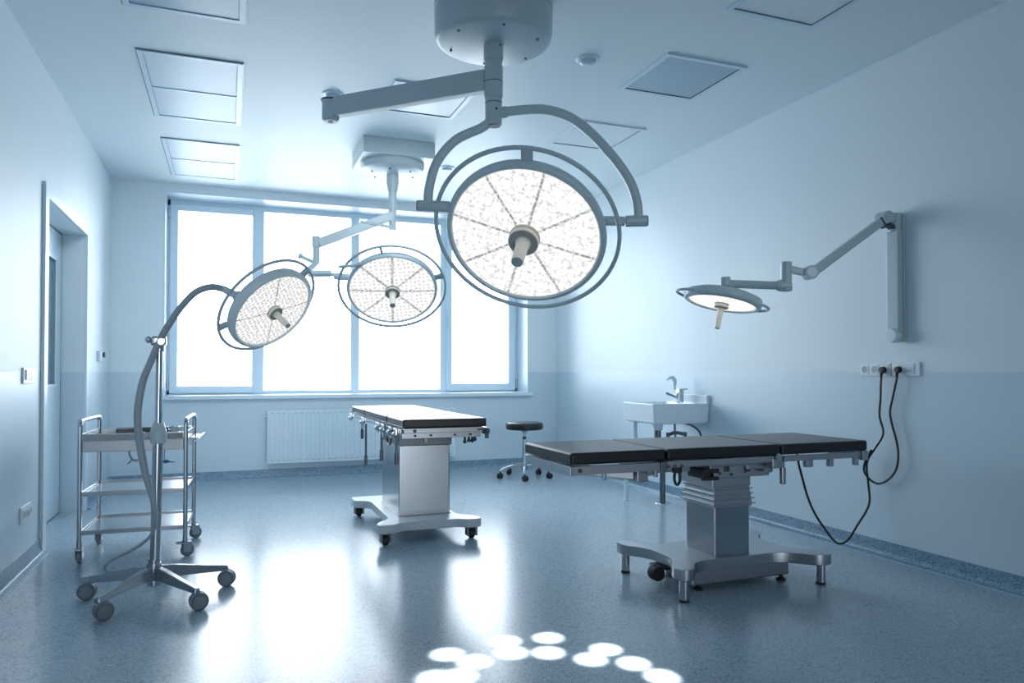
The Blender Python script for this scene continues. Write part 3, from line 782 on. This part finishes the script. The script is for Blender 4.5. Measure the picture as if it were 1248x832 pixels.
R6 = (1.34, 5.68, 0)
t = thing('operating_table', R6, 'operating table on casters end-on before the radiator, pads reflecting the window', 'operating table')
Xa, Xb = 1.092-R6[0], 1.683-R6[0]; Ya, Yp, Yq, Yz = 4.87-R6[1], 5.41-R6[1], 6.36-R6[1], 7.04-R6[1]
for a, b in ((Ya, Yp-.008), (Yp+.008, Yq-.008), (Yq+.008, Yz)):
    pad(B(), Xa, Xb, a, b, .82, .88).done('pad', M['vinyl'], t)
w = B()
w.box(Xa+.01, Xb-.02, Ya+.02, Ya+.05, .785, .818, .003).box(Xa-.0, Xb-.03, Ya+.035, Ya+.07, .748, .786, .003)
w.box(Xa+.03, Xb-.03, Ya+.05, Yz-.04, .80, .822, .003)
w.box(Xa+.02, Xb-.05, Ya+.07, Ya+.9, .752, .80, .003)
fr = w.done('table_frame', M['steelx'], t)
w = B()
for x, z in ((.085, .80), (.09, .768), (.20, .768), (.37, .768), (.48, .768)): w.cyl((Xa+x, Ya+.036, z), (Xa+x, Ya+.014, z), .007, n=12)
w.box(Xa+.075, Xa+.095, Ya+.012, Ya+.022, .79, .812, .002)
w.done('bolt', M['joint'], fr)
for sx_, x in ((-1, Xa-.012), (1, Xb+.004)):
    w = B()
    for a, b in ((Ya+.03, Yp-.03), (Yp+.02, Yq-.03), (Yq+.02, Yz-.03)): w.box(x, x+.009, a, b, .783, .812, .002)
    rail = w.done('side_rail', M['chrome'], t)
    w = B()
    for y in (Ya+.06, Yp-.08, Yp+.08, Yq-.1, Yq+.08, Yz-.08): w.cyl((x, y, .797), (x+(.04 if sx_ < 0 else -.04), y, .797), .009, n=12)
    w.done('rail_spacer', M['steel'], rail)
w = B()
for y, z0, hw in ((Ya+.12, .70, .03), (Ya+.30, .735, .035), (Yp+.03, .72, .03), (Yp+.22, .74, .04), (Yq-.05, .72, .03), (Yz-.1, .75, .02)):
    w.box(Xa-.035, Xa-.006, y-hw, y+hw, .765, .815, .006); w.cyl((Xa-.022, y, z0), (Xa-.022, y, .77), .01, n=12); w.sphere((Xa-.03, y, .772), .02)
w.done('rail_clamp', M['chrome'], t)
w = B()
for y, z0 in ((Ya+.1, .60), (Ya+.62, .57), (Yq-.2, .46), (Yq-.02, .66)):
    w.cyl((Xa-.022, y, z0), (Xa-.022, y, .77), .009, n=12); w.cyl((Xa-.022, y, z0-.03), (Xa-.022, y, z0+.05), .014, n=12, bev=.003)
w.done('hanging_lever', M['darksteel'], t)
w = B(); w.tube([(Xa-.02, Ya+.36+.07*math.cos(PI*k/8), .735-.05*math.sin(PI*k/8)) for k in range(9)], .009, 8, sub=2)
w.done('clamp_loop', M['darksteel'], t)
w = B(); w.box(Xb-.01, Xb+.03, Ya+.02, Ya+.09, .765, .805, .008).cyl((Xb+.015, Ya+.04, .735), (Xb+.015, Ya+.04, .775), .014, n=14).sphere((Xb+.012, Ya+.02, .79), .02).cyl((Xb-.06, Ya+.03, .80), (Xb-.0, Ya+.03, .80), .012)
w.done('rail_clamp', M['darksteel'], t)
w = B()
for x, z in ((-.115, .72), (-.085, .728), (-.06, .725), (-.04, .735)): w.cyl((Xb+x, Ya+.14, z-.014), (Xb+x, Ya+.14, .755), .009, n=12); w.sphere((Xb+x, Ya+.14, z-.014), .014)
w.done('adjusting_knob', M['joint'], t)
cx0, cx1, cy0, cy1 = 1.165-R6[0], 1.55-R6[0], 5.32-R6[1], 5.95-R6[1]
hd = B().box(cx0-.004, cx1+.01, cy0-.01, cy1+.01, .66, .752, .005).done('column_head', M['darksteel'], t)
B().lathe([(0, 0), (.012, 0), (.016, .01), (.014, .025), (0, .03)], 16, Matrix.Translation(((cx0+cx1)/2, cy0-.01, .70)) @ Matrix.Rotation(PI/2, 4, 'X')).done('lock_knob', M['hub'], hd)
B().box(cx0, cx1, cy0, cy1, .135, .664, .012).done('column', M['steel'], t)
w = B(); w.box(cx0-.01, cx1+.01, cy0-.012, cy1+.012, .145, .153, .003); w.done('column_seam', M['darksteel'], t)
poly = [(-.375, -.635), (-.265, -.635), (-.20, -.585), (.20, -.585), (.265, -.635), (.375, -.635), (.375, -.53), (.25, -.40), (.25, .36), (.375, .50), (.375, .61), (-.375, .61), (-.375, .42), (-.255, .37), (-.255, -.40), (-.375, -.53)]
rr = [.05, .05, .08, .08, .05, .05, .06, .06, .06, .06, .05, .05, .05, .08, .08, .06]
B().prism(round_poly(poly, rr), .088, .15, .008).done('base_plate', M['base'], t)
for k, (x, y) in enumerate(((-.315, -.57), (.31, -.565), (-.315, .545), (.31, .545))):
    w = B(); w.box(x-.04, x-.022, y-.03, y+.03, .02, .09, .006).box(x+.022, x+.04, y-.03, y+.03, .02, .09, .006).box(x-.04, x+.04, y-.03, y+.03, .075, .09, .003)
    cs = w.done('caster', M['darksteel'], t)
    B().lathe([(0, -.02), (.03, -.02), (.037, -.012), (.037, .012), (.03, .02), (0, .02)], 28, Matrix.Translation((x, y, .037)) @ Matrix.Rotation(PI/2, 4, 'Y')).done('caster_wheel', M['rubber'], cs)

# ------------------------------------------------------------------ stool
R7 = (3.15, 7.80, 0)
t = thing('rolling_stool', R7, 'round black padded stool on five casters by the back wall', 'stool')
B().lathe([(0, .545), (.19, .545), (.208, .553), (.213, .575), (.212, .605), (.203, .622), (.18, .628), (0, .63)], 56).done('seat', M['vinyl'], t)
w = B(); w.cyl((0, 0, .43), (0, 0, .55), .018).cyl((0, 0, .515), (0, 0, .548), .03, .05).cyl((0, 0, .5), (0, 0, .52), .022)
w.done('gas_lift', M['chrome'], t)
B().cyl((0, 0, .435), (0, 0, .465), .021).done('lift_collar', M['black'], t)
B().cyl((0, 0, .1), (0, 0, .44), .025, bev=.003).done('pole', M['chrome'], t)
w = B(); w.cyl((0, 0, .085), (0, 0, .165), .036, bev=.005); w.done('base_hub', M['chrome'], t)
for k in range(5):
    a = math.radians(-112+72*k); c_, s_ = math.cos(a), math.sin(a); R_ = .285
    lg = B().tube([(.02*c_, .02*s_, .14), (.12*c_, .12*s_, .143), (.21*c_, .21*s_, .125), (R_*c_, R_*s_, .092), (R_*c_, R_*s_, .07)], [.017, .015, .013, .012, .011], 12).done('leg', M['chrome'], t)
    sw = Matrix.Translation((R_*c_, R_*s_, 0)) @ Matrix.Rotation(a+.9, 4, 'Z')
    w = B()
    for sg in (-1, 1): w.lathe([(0, -.013), (.026, -.013), (.031, -.006), (.031, .006), (.026, .012), (0, .013)], 24, sw @ Matrix.Translation((.012, sg*.016, .031)) @ Matrix.Rotation(PI/2, 4, 'X'))
    w.box(-.02, .035, -.02, .02, .035, .062, .008, Mx=sw).cyl(sw @ Vector((0, 0, .055)), sw @ Vector((0, 0, .078)), .012)
    w.done('caster', M['black'], lg)

# ------------------------------------------------------------------ instrument trolley
R8 = (-.545, 5.56, 0); RZ = math.radians(-3)
t = thing('instrument_trolley', R8, 'stainless instrument trolley with drawer and two open shelves by the door', 'trolley', rz=RZ)
HX_, HY_ = .305, .275
for sx_ in (-1, 1):
    x = sx_*HX_
    B().tube([(x, -HY_, .11), (x, -HY_, .5), (x, -HY_, .84), (x, -HY_+.012, .872), (x, -HY_+.045, .89), (x, HY_-.045, .89), (x, HY_-.012, .872), (x, HY_, .84), (x, HY_, .5), (x, HY_, .11)], .0145, 12, sub=4).done('end_frame', M['steel'], t)
def tray(z, zh, name):
    w = B(); w.box(-HX_+.012, HX_-.012, -HY_+.005, HY_-.005, z-.003, z+.003)
    for y in (-HY_, HY_): w.box(-HX_+.01, HX_-.01, y-.008, y+.008, z-.012, z+zh, .003)
    for x in (-HX_, HX_): w.box(x-.006, x+.006, -HY_+.012, HY_-.012, z-.012, z+zh, .003)
    return w.done(name, M['steel'], t)
tray(.43, .016, 'shelf'); tray(.19, .016, 'shelf')
top = tray(.775, .035, 'top_tray')
dr = B().box(-HX_+.015, HX_-.015, -HY_-.004, HY_-.02, .695, .766, .004).done('drawer', M['steelx'], t)
w = B(); w.box(-HX_+.013, HX_-.013, -HY_-.008, -HY_-.002, .762, .806, .003); w.done('tray_front', M['steelx'], top)
w = B(); w.box(HX_+.012, HX_+.075, -.1, .19, .752, .758).box(HX_+.068, HX_+.08, -.1, .19, .75, .768, .003).bar((HX_+.012, .19, .71), (HX_+.07, .19, .752), .008, .006).bar((HX_+.012, -.1, .71), (HX_+.07, -.1, .752), .008, .006)
w.done('push_ledge', M['chrome'], t)
for k, (sx_, sy_) in enumerate(((-1, -1), (1, -1), (-1, 1), (1, 1))):
    x, y = sx_*HX_, sy_*HY_; ang = (1.6, .5, 1.5, .4)[k]
    sw = Matrix.Translation((x, y, 0)) @ Matrix.Rotation(ang, 4, 'Z')
    w = B(); w.cyl((x, y, .095), (x, y, .125), .016).box(-.03, .035, -.022, .022, .084, .098, .004, Mx=sw)
    w.box(-.016, .036, -.021, -.016, .03, .09, .004, Mx=sw).box(-.016, .036, .016, .021, .03, .09, .004, Mx=sw)
    w.box(-.055, -.02, -.016, .016, .086, .1, .004, Mx=sw)
    cs = w.done('caster', M['steel'], t)
    B().lathe([(0, -.013), (.034, -.013), (.042, -.007), (.042, .007), (.034, .013), (0, .013)], 28, sw @ Matrix.Translation((.014, 0, .042)) @ Matrix.Rotation(PI/2, 4, 'X')).done('caster_wheel', M['castor'], cs)
# things on and under the trolley
def on_tray(x, y): return (x, y, .779)
def tray_tool(name, p, L_, wd, ht, rz, m, label, cat, tipm=None):
    o = thing(name, p, label, cat, 'black instruments on the trolley tray', rz)
    w = B(); w.prism(round_poly([(-L_/2, -wd/2), (L_/2, -wd*.4), (L_/2, wd*.4), (-L_/2, wd/2)], wd*.3), 0, ht, .006)
    w.done('body', M[m], o)
    w = B(); w.cyl((L_/2-.005, 0, ht*.5), (L_/2+.035, 0, ht*.45), .008, .004, n=14); w.done('tip', M['chrome'], o)
    w = B(); w.box(-L_*.1, -L_*.07, -wd*.48, wd*.48, ht-.002, ht+.003, .001); w.done('band', M['chrome'], o)
    return o
tray_tool('surgical_instrument', (-.645, 5.63, .779), .12, .06, .036, math.radians(4), 'pouch', 'short black instrument lying at the left of the trolley top', 'instrument')
tray_tool('surgical_instrument', (-.47, 5.67, .779), .17, .06, .04, math.radians(-2), 'pouch', 'longer black instrument lying in the middle of the trolley top behind the hose', 'instrument')
o = thing('plastic_cup', (-.345, 5.67, .779), 'small cloudy clear cup on the trolley top beside the lamp pole', 'cup')
B().lathe([(0, 0), (.022, 0), (.027, .04), (.0255, .04), (.021, .003), (0, .003)], 24).done('cup_wall', M['clear'], o)
B().lathe([(.0265, .038), (.03, .04), (.0265, .043)], 24).done('rim', M['chrome'], o)
o = B().tube([(-.615, 5.55, .69), (-.615, 5.55, .65), (-.605, 5.55, .625), (-.588, 5.55, .607), (-.562, 5.55, .598)], [.006, .006, .006, .005, .003], 8).tube([(-.598, 5.55, .616), (-.612, 5.552, .595), (-.628, 5.552, .583)], [.005, .005, .003], 8).tube([(-.588, 5.55, .607), (-.57, 5.55, .612), (-.548, 5.55, .61)], [.004, .003, .002], 8).done('wire_lead', M['hose'])
tag(o, 'forked thin grey lead hanging below the trolley drawer left of the hose', 'lead')
o = B().tube([(-.40, 5.60, .69), (-.405, 5.60, .64), (-.405, 5.60, .60)], .003, 8).sphere((-.395, 5.60, .585), .016, (1.3, .8, .8)).tube([(-.385, 5.60, .585), (-.36, 5.60, .58), (-.335, 5.60, .578)], [.008, .004, .002], 8).done('blue_connector', M['blue'])
tag(o, 'small blue connector hanging below the trolley drawer right of the pole', 'connector')

# ------------------------------------------------------------------ sink on the right wall
R9 = (XR, 5.77, 0)
t = thing('wash_basin', R9, 'white rectangular wash basin with upstand on the right wall behind the front table', 'sink')
fx = -.578; ya, yb_ = -.27, .28; zb_, zt_ = .742, .921
w = B()
v = bmesh.new()
def ringv(x0, x1, y0, y1, z, r): return [v.verts.new((x, y, z)) for x, y in round_poly([(x0, y0), (x1, y0), (x1, y1), (x0, y1)], r, 4)]
rs = [ringv(fx+.05, -.03, ya+.03, yb_-.03, zb_, .03), ringv(fx+.012, 0, ya+.008, yb_-.008, zb_+.018, .03), ringv(fx, 0, ya, yb_, zt_-.008, .02), ringv(fx+.004, 0, ya+.004, yb_-.004, zt_, .02),
      ringv(fx+.028, -.13, ya+.028, yb_-.028, zt_, .04), ringv(fx+.034, -.136, ya+.034, yb_-.034, zt_-.01, .04), ringv(fx+.06, -.16, ya+.06, yb_-.06, zb_+.04, .05)]
for A, C in zip(rs, rs[1:]):
    n_ = len(A)
    for j in range(n_): v.faces.new((A[j], A[(j+1) % n_], C[(j+1) % n_], C[j]))
v.faces.new(rs[0][::-1]); v.faces.new(rs[-1]); bmesh.ops.recalc_face_normals(v, faces=v.faces)
w._add(v); w.box(-.035, 0, ya, yb_, zt_-.01, .992, .006)
w.done('basin', M['ceramic'], t, angle=50)
w = B(); w.cyl((-.12, .02, zt_-.002), (-.12, .02, zt_+.012), .034).box(-.147, -.093, -.007, .047, zt_+.01, zt_+.118, .008)
w.bar((-.12, .03, zt_+.03), (-.22, .10, zt_+.085), .032, .024, .006); w.bar((-.14, .02, zt_+.118), (-.05, .01, zt_+.122), .04, .014, .004)
fa = w.done('faucet', M['chrome'], t)
w = B(); w.tube([(-.13, .085, zt_+.11), (-.132, .09, zt_+.15), (-.125, .095, zt_+.19), (-.135, .11, zt_+.222), (-.155, .125, zt_+.225), (-.18, .145, zt_+.2)], [.007, .014, .02, .02, .013, .006], 10)
w.tube([(-.12, .03, zt_+.1), (-.128, .06, zt_+.108), (-.13, .09, zt_+.1)], .008, 8)
w.done('elbow_lever', M['clear'], t)
lg = B().tube([(-.51, .16, .76), (-.51, .16, .52), (-.51, .18, .47), (-.51, .30, .43), (-.51, .32, .38), (-.51, .32, 0.0)], .021, 14, sub=4).done('support_leg', M['white'], t)
B().cyl((-.51, .32, 0), (-.51, .32, .006), .034).done('leg_flange', M['white'], lg)
w = B(); w.cyl((-.44, -.11, .752), (-.44, -.11, .70), .05, .04).cyl((-.44, -.11, .70), (-.44, -.11, .685), .045); w.done('drain_fitting', M['white'], t)
dp = B().tube([(-.44, -.11, .72), (-.44, -.11, .5), (-.42, -.09, .44), (-.33, -.02, .40), (-.3, .03, .34), (-.29, .05, .2), (-.286, .057, 0)], [.03, .03, .028, .026, .026, .026, .026], 16, sub=4).done('drain_pipe', M['darksteel'], t)
B().lathe([(0, 0), (.07, 0), (.066, .006), (.03, .008)], 28, Matrix.Translation((-.286, .057, 0))).done('pipe_flange', M['chrome'], dp)
w = B(); w.tube([(-.25, -.09, .75), (-.255, -.1, .68), (-.25, -.1, .62), (-.25, -.1, .5)], .011, 8).tube([(-.2, -.1, .75), (-.12, -.16, .72), (-.06, -.2, .66), (-.04, -.2, .55)], .01, 8).tube([(-.32, -.11, .64), (-.25, -.1, .655), (-.17, -.12, .64)], .016, 8)
w.cyl((-.34, -.12, .62), (-.34, -.12, .66), .016).cyl((-.16, -.12, .62), (-.16, -.12, .66), .016)
w.done('supply_valve', M['darksteel'], t)

# ------------------------------------------------------------------ radiator under the window
R10 = (1.508, YB, .17)
t = thing('radiator', R10, 'white ribbed panel radiator on the wall under the window', 'radiator')
w = B(); rx = 1.093
w.box(-rx, rx, -.10, -.085, 0, .6, .004)
n_ = 44
for k in range(n_):
    x = -rx+.035+(2*rx-.07)*k/(n_-1); w.box(x-.011, x+.011, -.106, -.096, .045, .555, .004, 1)
pf = w.done('front_panel', M['radiator'], t)
w = B(); w.box(-rx-.004, -rx+.006, -.102, -.02, .01, .6, .003).box(rx-.006, rx+.004, -.102, -.02, .01, .6, .003); w.done('side_cover', M['radiator'], t)
w = B(); w.box(-rx, rx, -.045, -.03, 0, .59, .003); w.done('rear_panel', M['radiator'], t)
w = B()
for k in range(60): w.box(-rx+.02+k*(2*rx-.04)/60, -rx+.02+k*(2*rx-.04)/60+.024, -.1, -.02, .595, .602)
w.box(-rx, rx, -.024, -.018, .59, .604).done('top_grille', M['radiator'], t)
w = B()
for x in (-.8, .8): w.box(x-.02, x+.02, -.032, 0, .1, .52)
w.done('wall_bracket', M['radiator'], t)
w = B()
for k in range(34):
    x = -rx+.05+(2*rx-.1)*k/33; w.box(x-.02, x+.02, -.1035, -.0995, .03, .04).box(x-.02, x+.02, -.1035, -.0995, .56, .57)
w.done('seam_slots', M['lamp'], pf)
w = B(); w.cyl((-rx-.025, -.06, .53), (-rx, -.06, .53), .012, n=12); w.done('bleed_valve', M['chrome'], t)

# ------------------------------------------------------------------ sockets and switches
def plate(x, y, z, face, wy, hz, label, cat, name, group=None):
    """wall plate; face=+1 looks to +X (left wall), -1 looks to -X (right wall)"""
    o = thing(name, (x, y, z), label, cat, group)
    B().box(0 if face > 0 else -.012, .012 if face > 0 else 0, -wy/2, wy/2, -hz/2, hz/2, .004).done('frame', M['socket'], o)
    return o
def outlet(o, face, y):
    f = face*.0125; Rt = Matrix.Translation((f, y, 0)) @ Matrix.Rotation(face*PI/2, 4, 'Y')
    q = B(); q.box(f-.002, f+.002, y-.034, y+.034, -.034, .034, .002); q.lathe([(.024, .0), (.026, .004), (.022, .004), (.0215, -.0)], 32, Rt)
    s_ = q.done('socket', M['socket'], o)
    q = B(); q.lathe([(.0215, .0022), (0, .0022)], 32, Rt)
    q.done('socket_well', M['lamp'], s_)
    q = B(); q.box(f+face*.001, f+face*.004, y-.012, y-.007, -.003, .003).box(f+face*.001, f+face*.004, y+.007, y+.012, -.003, .003).box(f+face*.001, f+face*.004, y-.003, y+.003, .012, .018)
    q.done('socket_holes', M['socketdark'], s_)
o = plate(XR, 3.693, 1.215, -1, .248, .085, 'three-gang white socket strip on the right wall, left of the pair', 'socket', 'power_socket', 'socket strips on the right wall')
for y in (.083, .003, -.074): outlet(o, -1, y)
o = plate(XR, 3.459, 1.218, -1, .205, .087, 'white plate with one socket and a switch, right one of the right wall pair', 'socket', 'power_socket', 'socket strips on the right wall')
outlet(o, -1, .042)
q = B(); q.box(-.016, -.011, -.067, -.003, -.032, .032, .002); rk = q.done('rocker', M['white'], o)
B().box(-.0175, -.0155, -.055, -.015, -.018, .012, .001).done('indicator', M['clear'], rk)
def cord(plug_y, plug_z, pts, label, x0=XR):
    o = thing('mains_lead', (x0-.016, plug_y, plug_z), label, 'power cord', 'black cords plugged into the right wall')
    w = B(); w.cyl((.002, 0, 0), (-.03, 0, 0), .021, .02, bev=.004); w.cyl((-.018, 0, -.004), (-.024, .002, -.05), .013, .0075)
    w.done('plug', M['black'], o)
    P0 = Vector(o.location)
    B().tube([Vector(q)-P0 for q in pts], .0072, 10).done('cable', M['black'], o)
    return o
c1 = [(3.962,3.618,1.178),(3.958,3.620,1.12),(3.96,3.625,1.03),(3.962,3.636,.914),(3.95,3.597,.802),(3.94,3.654,.701),(3.94,3.708,.628),(3.94,3.723,.568),(3.93,3.7,.464),(3.92,3.687,.331),(3.85,3.718,.195),(3.8,3.739,.108),(3.75,3.757,.076),(3.7,3.769,.1),(3.6,3.742,.19),(3.5,3.712,.288),(3.4,3.668,.405),(3.3,3.609,.548),(3.25,3.585,.643),(3.235,3.58,.70)]
c2 = [(3.962,3.496,1.178),(3.958,3.502,1.14),(3.96,3.526,1.052),(3.96,3.552,.947),(3.96,3.537,.863),(3.96,3.507,.771),(3.96,3.492,.679),(3.96,3.509,.583),(3.96,3.57,.509),(3.95,3.638,.474),(3.945,3.701,.492),(3.93,3.735,.547),(3.925,3.715,.617),(3.93,3.672,.69)]
cord(3.618, 1.212, c1, 'black power cord running from the three-gang sockets to the front operating table')
cord(3.499, 1.213, c2, 'black power cord from the right-hand socket plate hanging in a loop')

def switch(x, y, z, n, label, wy, hz, grp=None):
    o = plate(x, y, z, 1, wy, hz, label, 'light switch', 'light_switch', grp)
    for k in range(n):
        yy = -wy/2+.03+(wy-.06)*(k+.5)/n; h_ = (wy-.06)/n*.44
        B().box(.011, .02, yy-h_, yy+h_, -hz*.28, hz*.36, .002).done('rocker', M['white'], o)
    return o
switch(XL, 5.335, 1.178, 3, 'white three-rocker light switch on the left wall before the door', .25, .10)
o = thing('wall_thermostat', (XL, 8.02, 1.352), 'small white thermostat box with dark knob on the left wall beyond the door', 'thermostat')
B().box(0, .03, -.09, .09, -.05, .05, .004).done('housing', M['white'], o)
B().cyl((.03, .05, .012), (.05, .05, .012), .026, bev=.003).done('knob', M['joint'], o)
B().box(.028, .033, -.07, .0, -.035, .035, .002).done('cover', M['socket'], o)
o = plate(XL, 5.31, .335, 1, .235, .10, 'white socket strip low on the left wall above the baseboard', 'socket', 'power_socket')
for y in (-.07, .005, .08): outlet(o, 1, y)

# ------------------------------------------------------------------ light
wd = bpy.data.worlds.new('overcast_sky'); bpy.context.scene.world = wd; wd.use_nodes = True
nt = wd.node_tree; N, L = nt.nodes.new, nt.links.new
bg = nt.nodes['Background']
tc = N('ShaderNodeTexCoord'); sx = N('ShaderNodeSeparateXYZ'); L(tc.outputs['Generated'], sx.inputs['Vector'])
mr = N('ShaderNodeMapRange'); mr.inputs['From Min'].default_value = .0; mr.inputs['From Max'].default_value = .25
L(sx.outputs['Y'], mr.inputs['Value'])
SKY, BACK = (5.8, 6.25, 6.6), (.05, .07, .09)
mx = N('ShaderNodeMix'); mx.data_type = 'RGBA'; mx.inputs['A'].default_value = (*BACK, 1); mx.inputs['B'].default_value = (*SKY, 1)
L(mr.outputs['Result'], mx.inputs['Factor'])
# ground outside is a little darker than the sky
m2 = N('ShaderNodeMapRange'); m2.inputs['From Min'].default_value = -.12; m2.inputs['From Max'].default_value = .06
m2.inputs['To Min'].default_value = .65; m2.inputs['To Max'].default_value = 1
L(sx.outputs['Z'], m2.inputs['Value'])
m3 = N('ShaderNodeMix'); m3.data_type = 'RGBA'; m3.blend_type = 'MULTIPLY'; m3.inputs['Factor'].default_value = 1
L(mx.outputs['Result'], m3.inputs['A']); L(m2.outputs['Result'], m3.inputs['B'])
L(m3.outputs['Result'], bg.inputs['Color']); bg.inputs['Strength'].default_value = 1.0
pl_ = bpy.data.lights.new('window_portal', 'AREA'); pl_.shape = 'RECTANGLE'; pl_.size = 4.2; pl_.size_y = 2.2; pl_.cycles.is_portal = True
po = bpy.data.objects.new('window_portal', pl_); COL.objects.link(po); po.location = (1.475, 9.3, 2.04)
po.rotation_euler = (-PI/2, 0, 0)

sn = bpy.data.lights.new('added_front_fill', 'SUN'); sn.energy = .38; sn.angle = math.radians(26); sn.color = (.86, .94, 1)  # added soft fill from the camera side, lifts the backlit window wall
so = bpy.data.objects.new('added_front_fill', sn); COL.objects.link(so); so.location = (1.4, -1, 2)
so.rotation_euler = (math.radians(86), 0, math.radians(1))

# added fill lamps below the ceiling, standing in for glow around the window
for (lx, ly) in ((-.237, 6.0), (1.38, 5.41), (2.97, 5.70)):
    al = bpy.data.lights.new('window_end_fill', 'AREA'); al.shape = 'SQUARE'; al.size = .5; al.energy = 3.4; al.spread = math.radians(120); al.color = (.88, .95, 1)
    ao = bpy.data.objects.new('window_end_fill', al); COL.objects.link(ao); ao.location = (lx, ly, 3.0)
    ao.rotation_euler = Vector((0, .72, -.7)).to_track_quat('-Z', 'Y').to_euler()

# ------------------------------------------------------------------ camera
cd = bpy.data.cameras.new('camera'); cam = bpy.data.objects.new('camera', cd); COL.objects.link(cam)
cd.sensor_width = 36; cd.lens = 900/1248*36; cd.clip_start = .05
cd.shift_y = (438.233-416)/1248
f_ = Vector((.35876, .93329, .016405)); r_ = Vector((.93342, -.35881, 0)); u_ = r_.cross(f_).normalized(); r_ = f_.cross(u_).normalized(); f_.normalize()
cam.matrix_world = Matrix(((r_.x, u_.x, -f_.x, 0), (r_.y, u_.y, -f_.y, 0), (r_.z, u_.z, -f_.z, 1.2), (0, 0, 0, 1)))
sc = bpy.context.scene; sc.camera = cam
sc.view_settings.view_transform = 'Standard'
sc.view_settings.look = 'None'
sc.view_settings.exposure = .7
sc.cycles.use_denoising = True
sc.cycles.max_bounces = 10; sc.cycles.diffuse_bounces = 5; sc.cycles.glossy_bounces = 4; sc.cycles.transparent_max_bounces = 8
sc.cycles.sample_clamp_indirect = 8
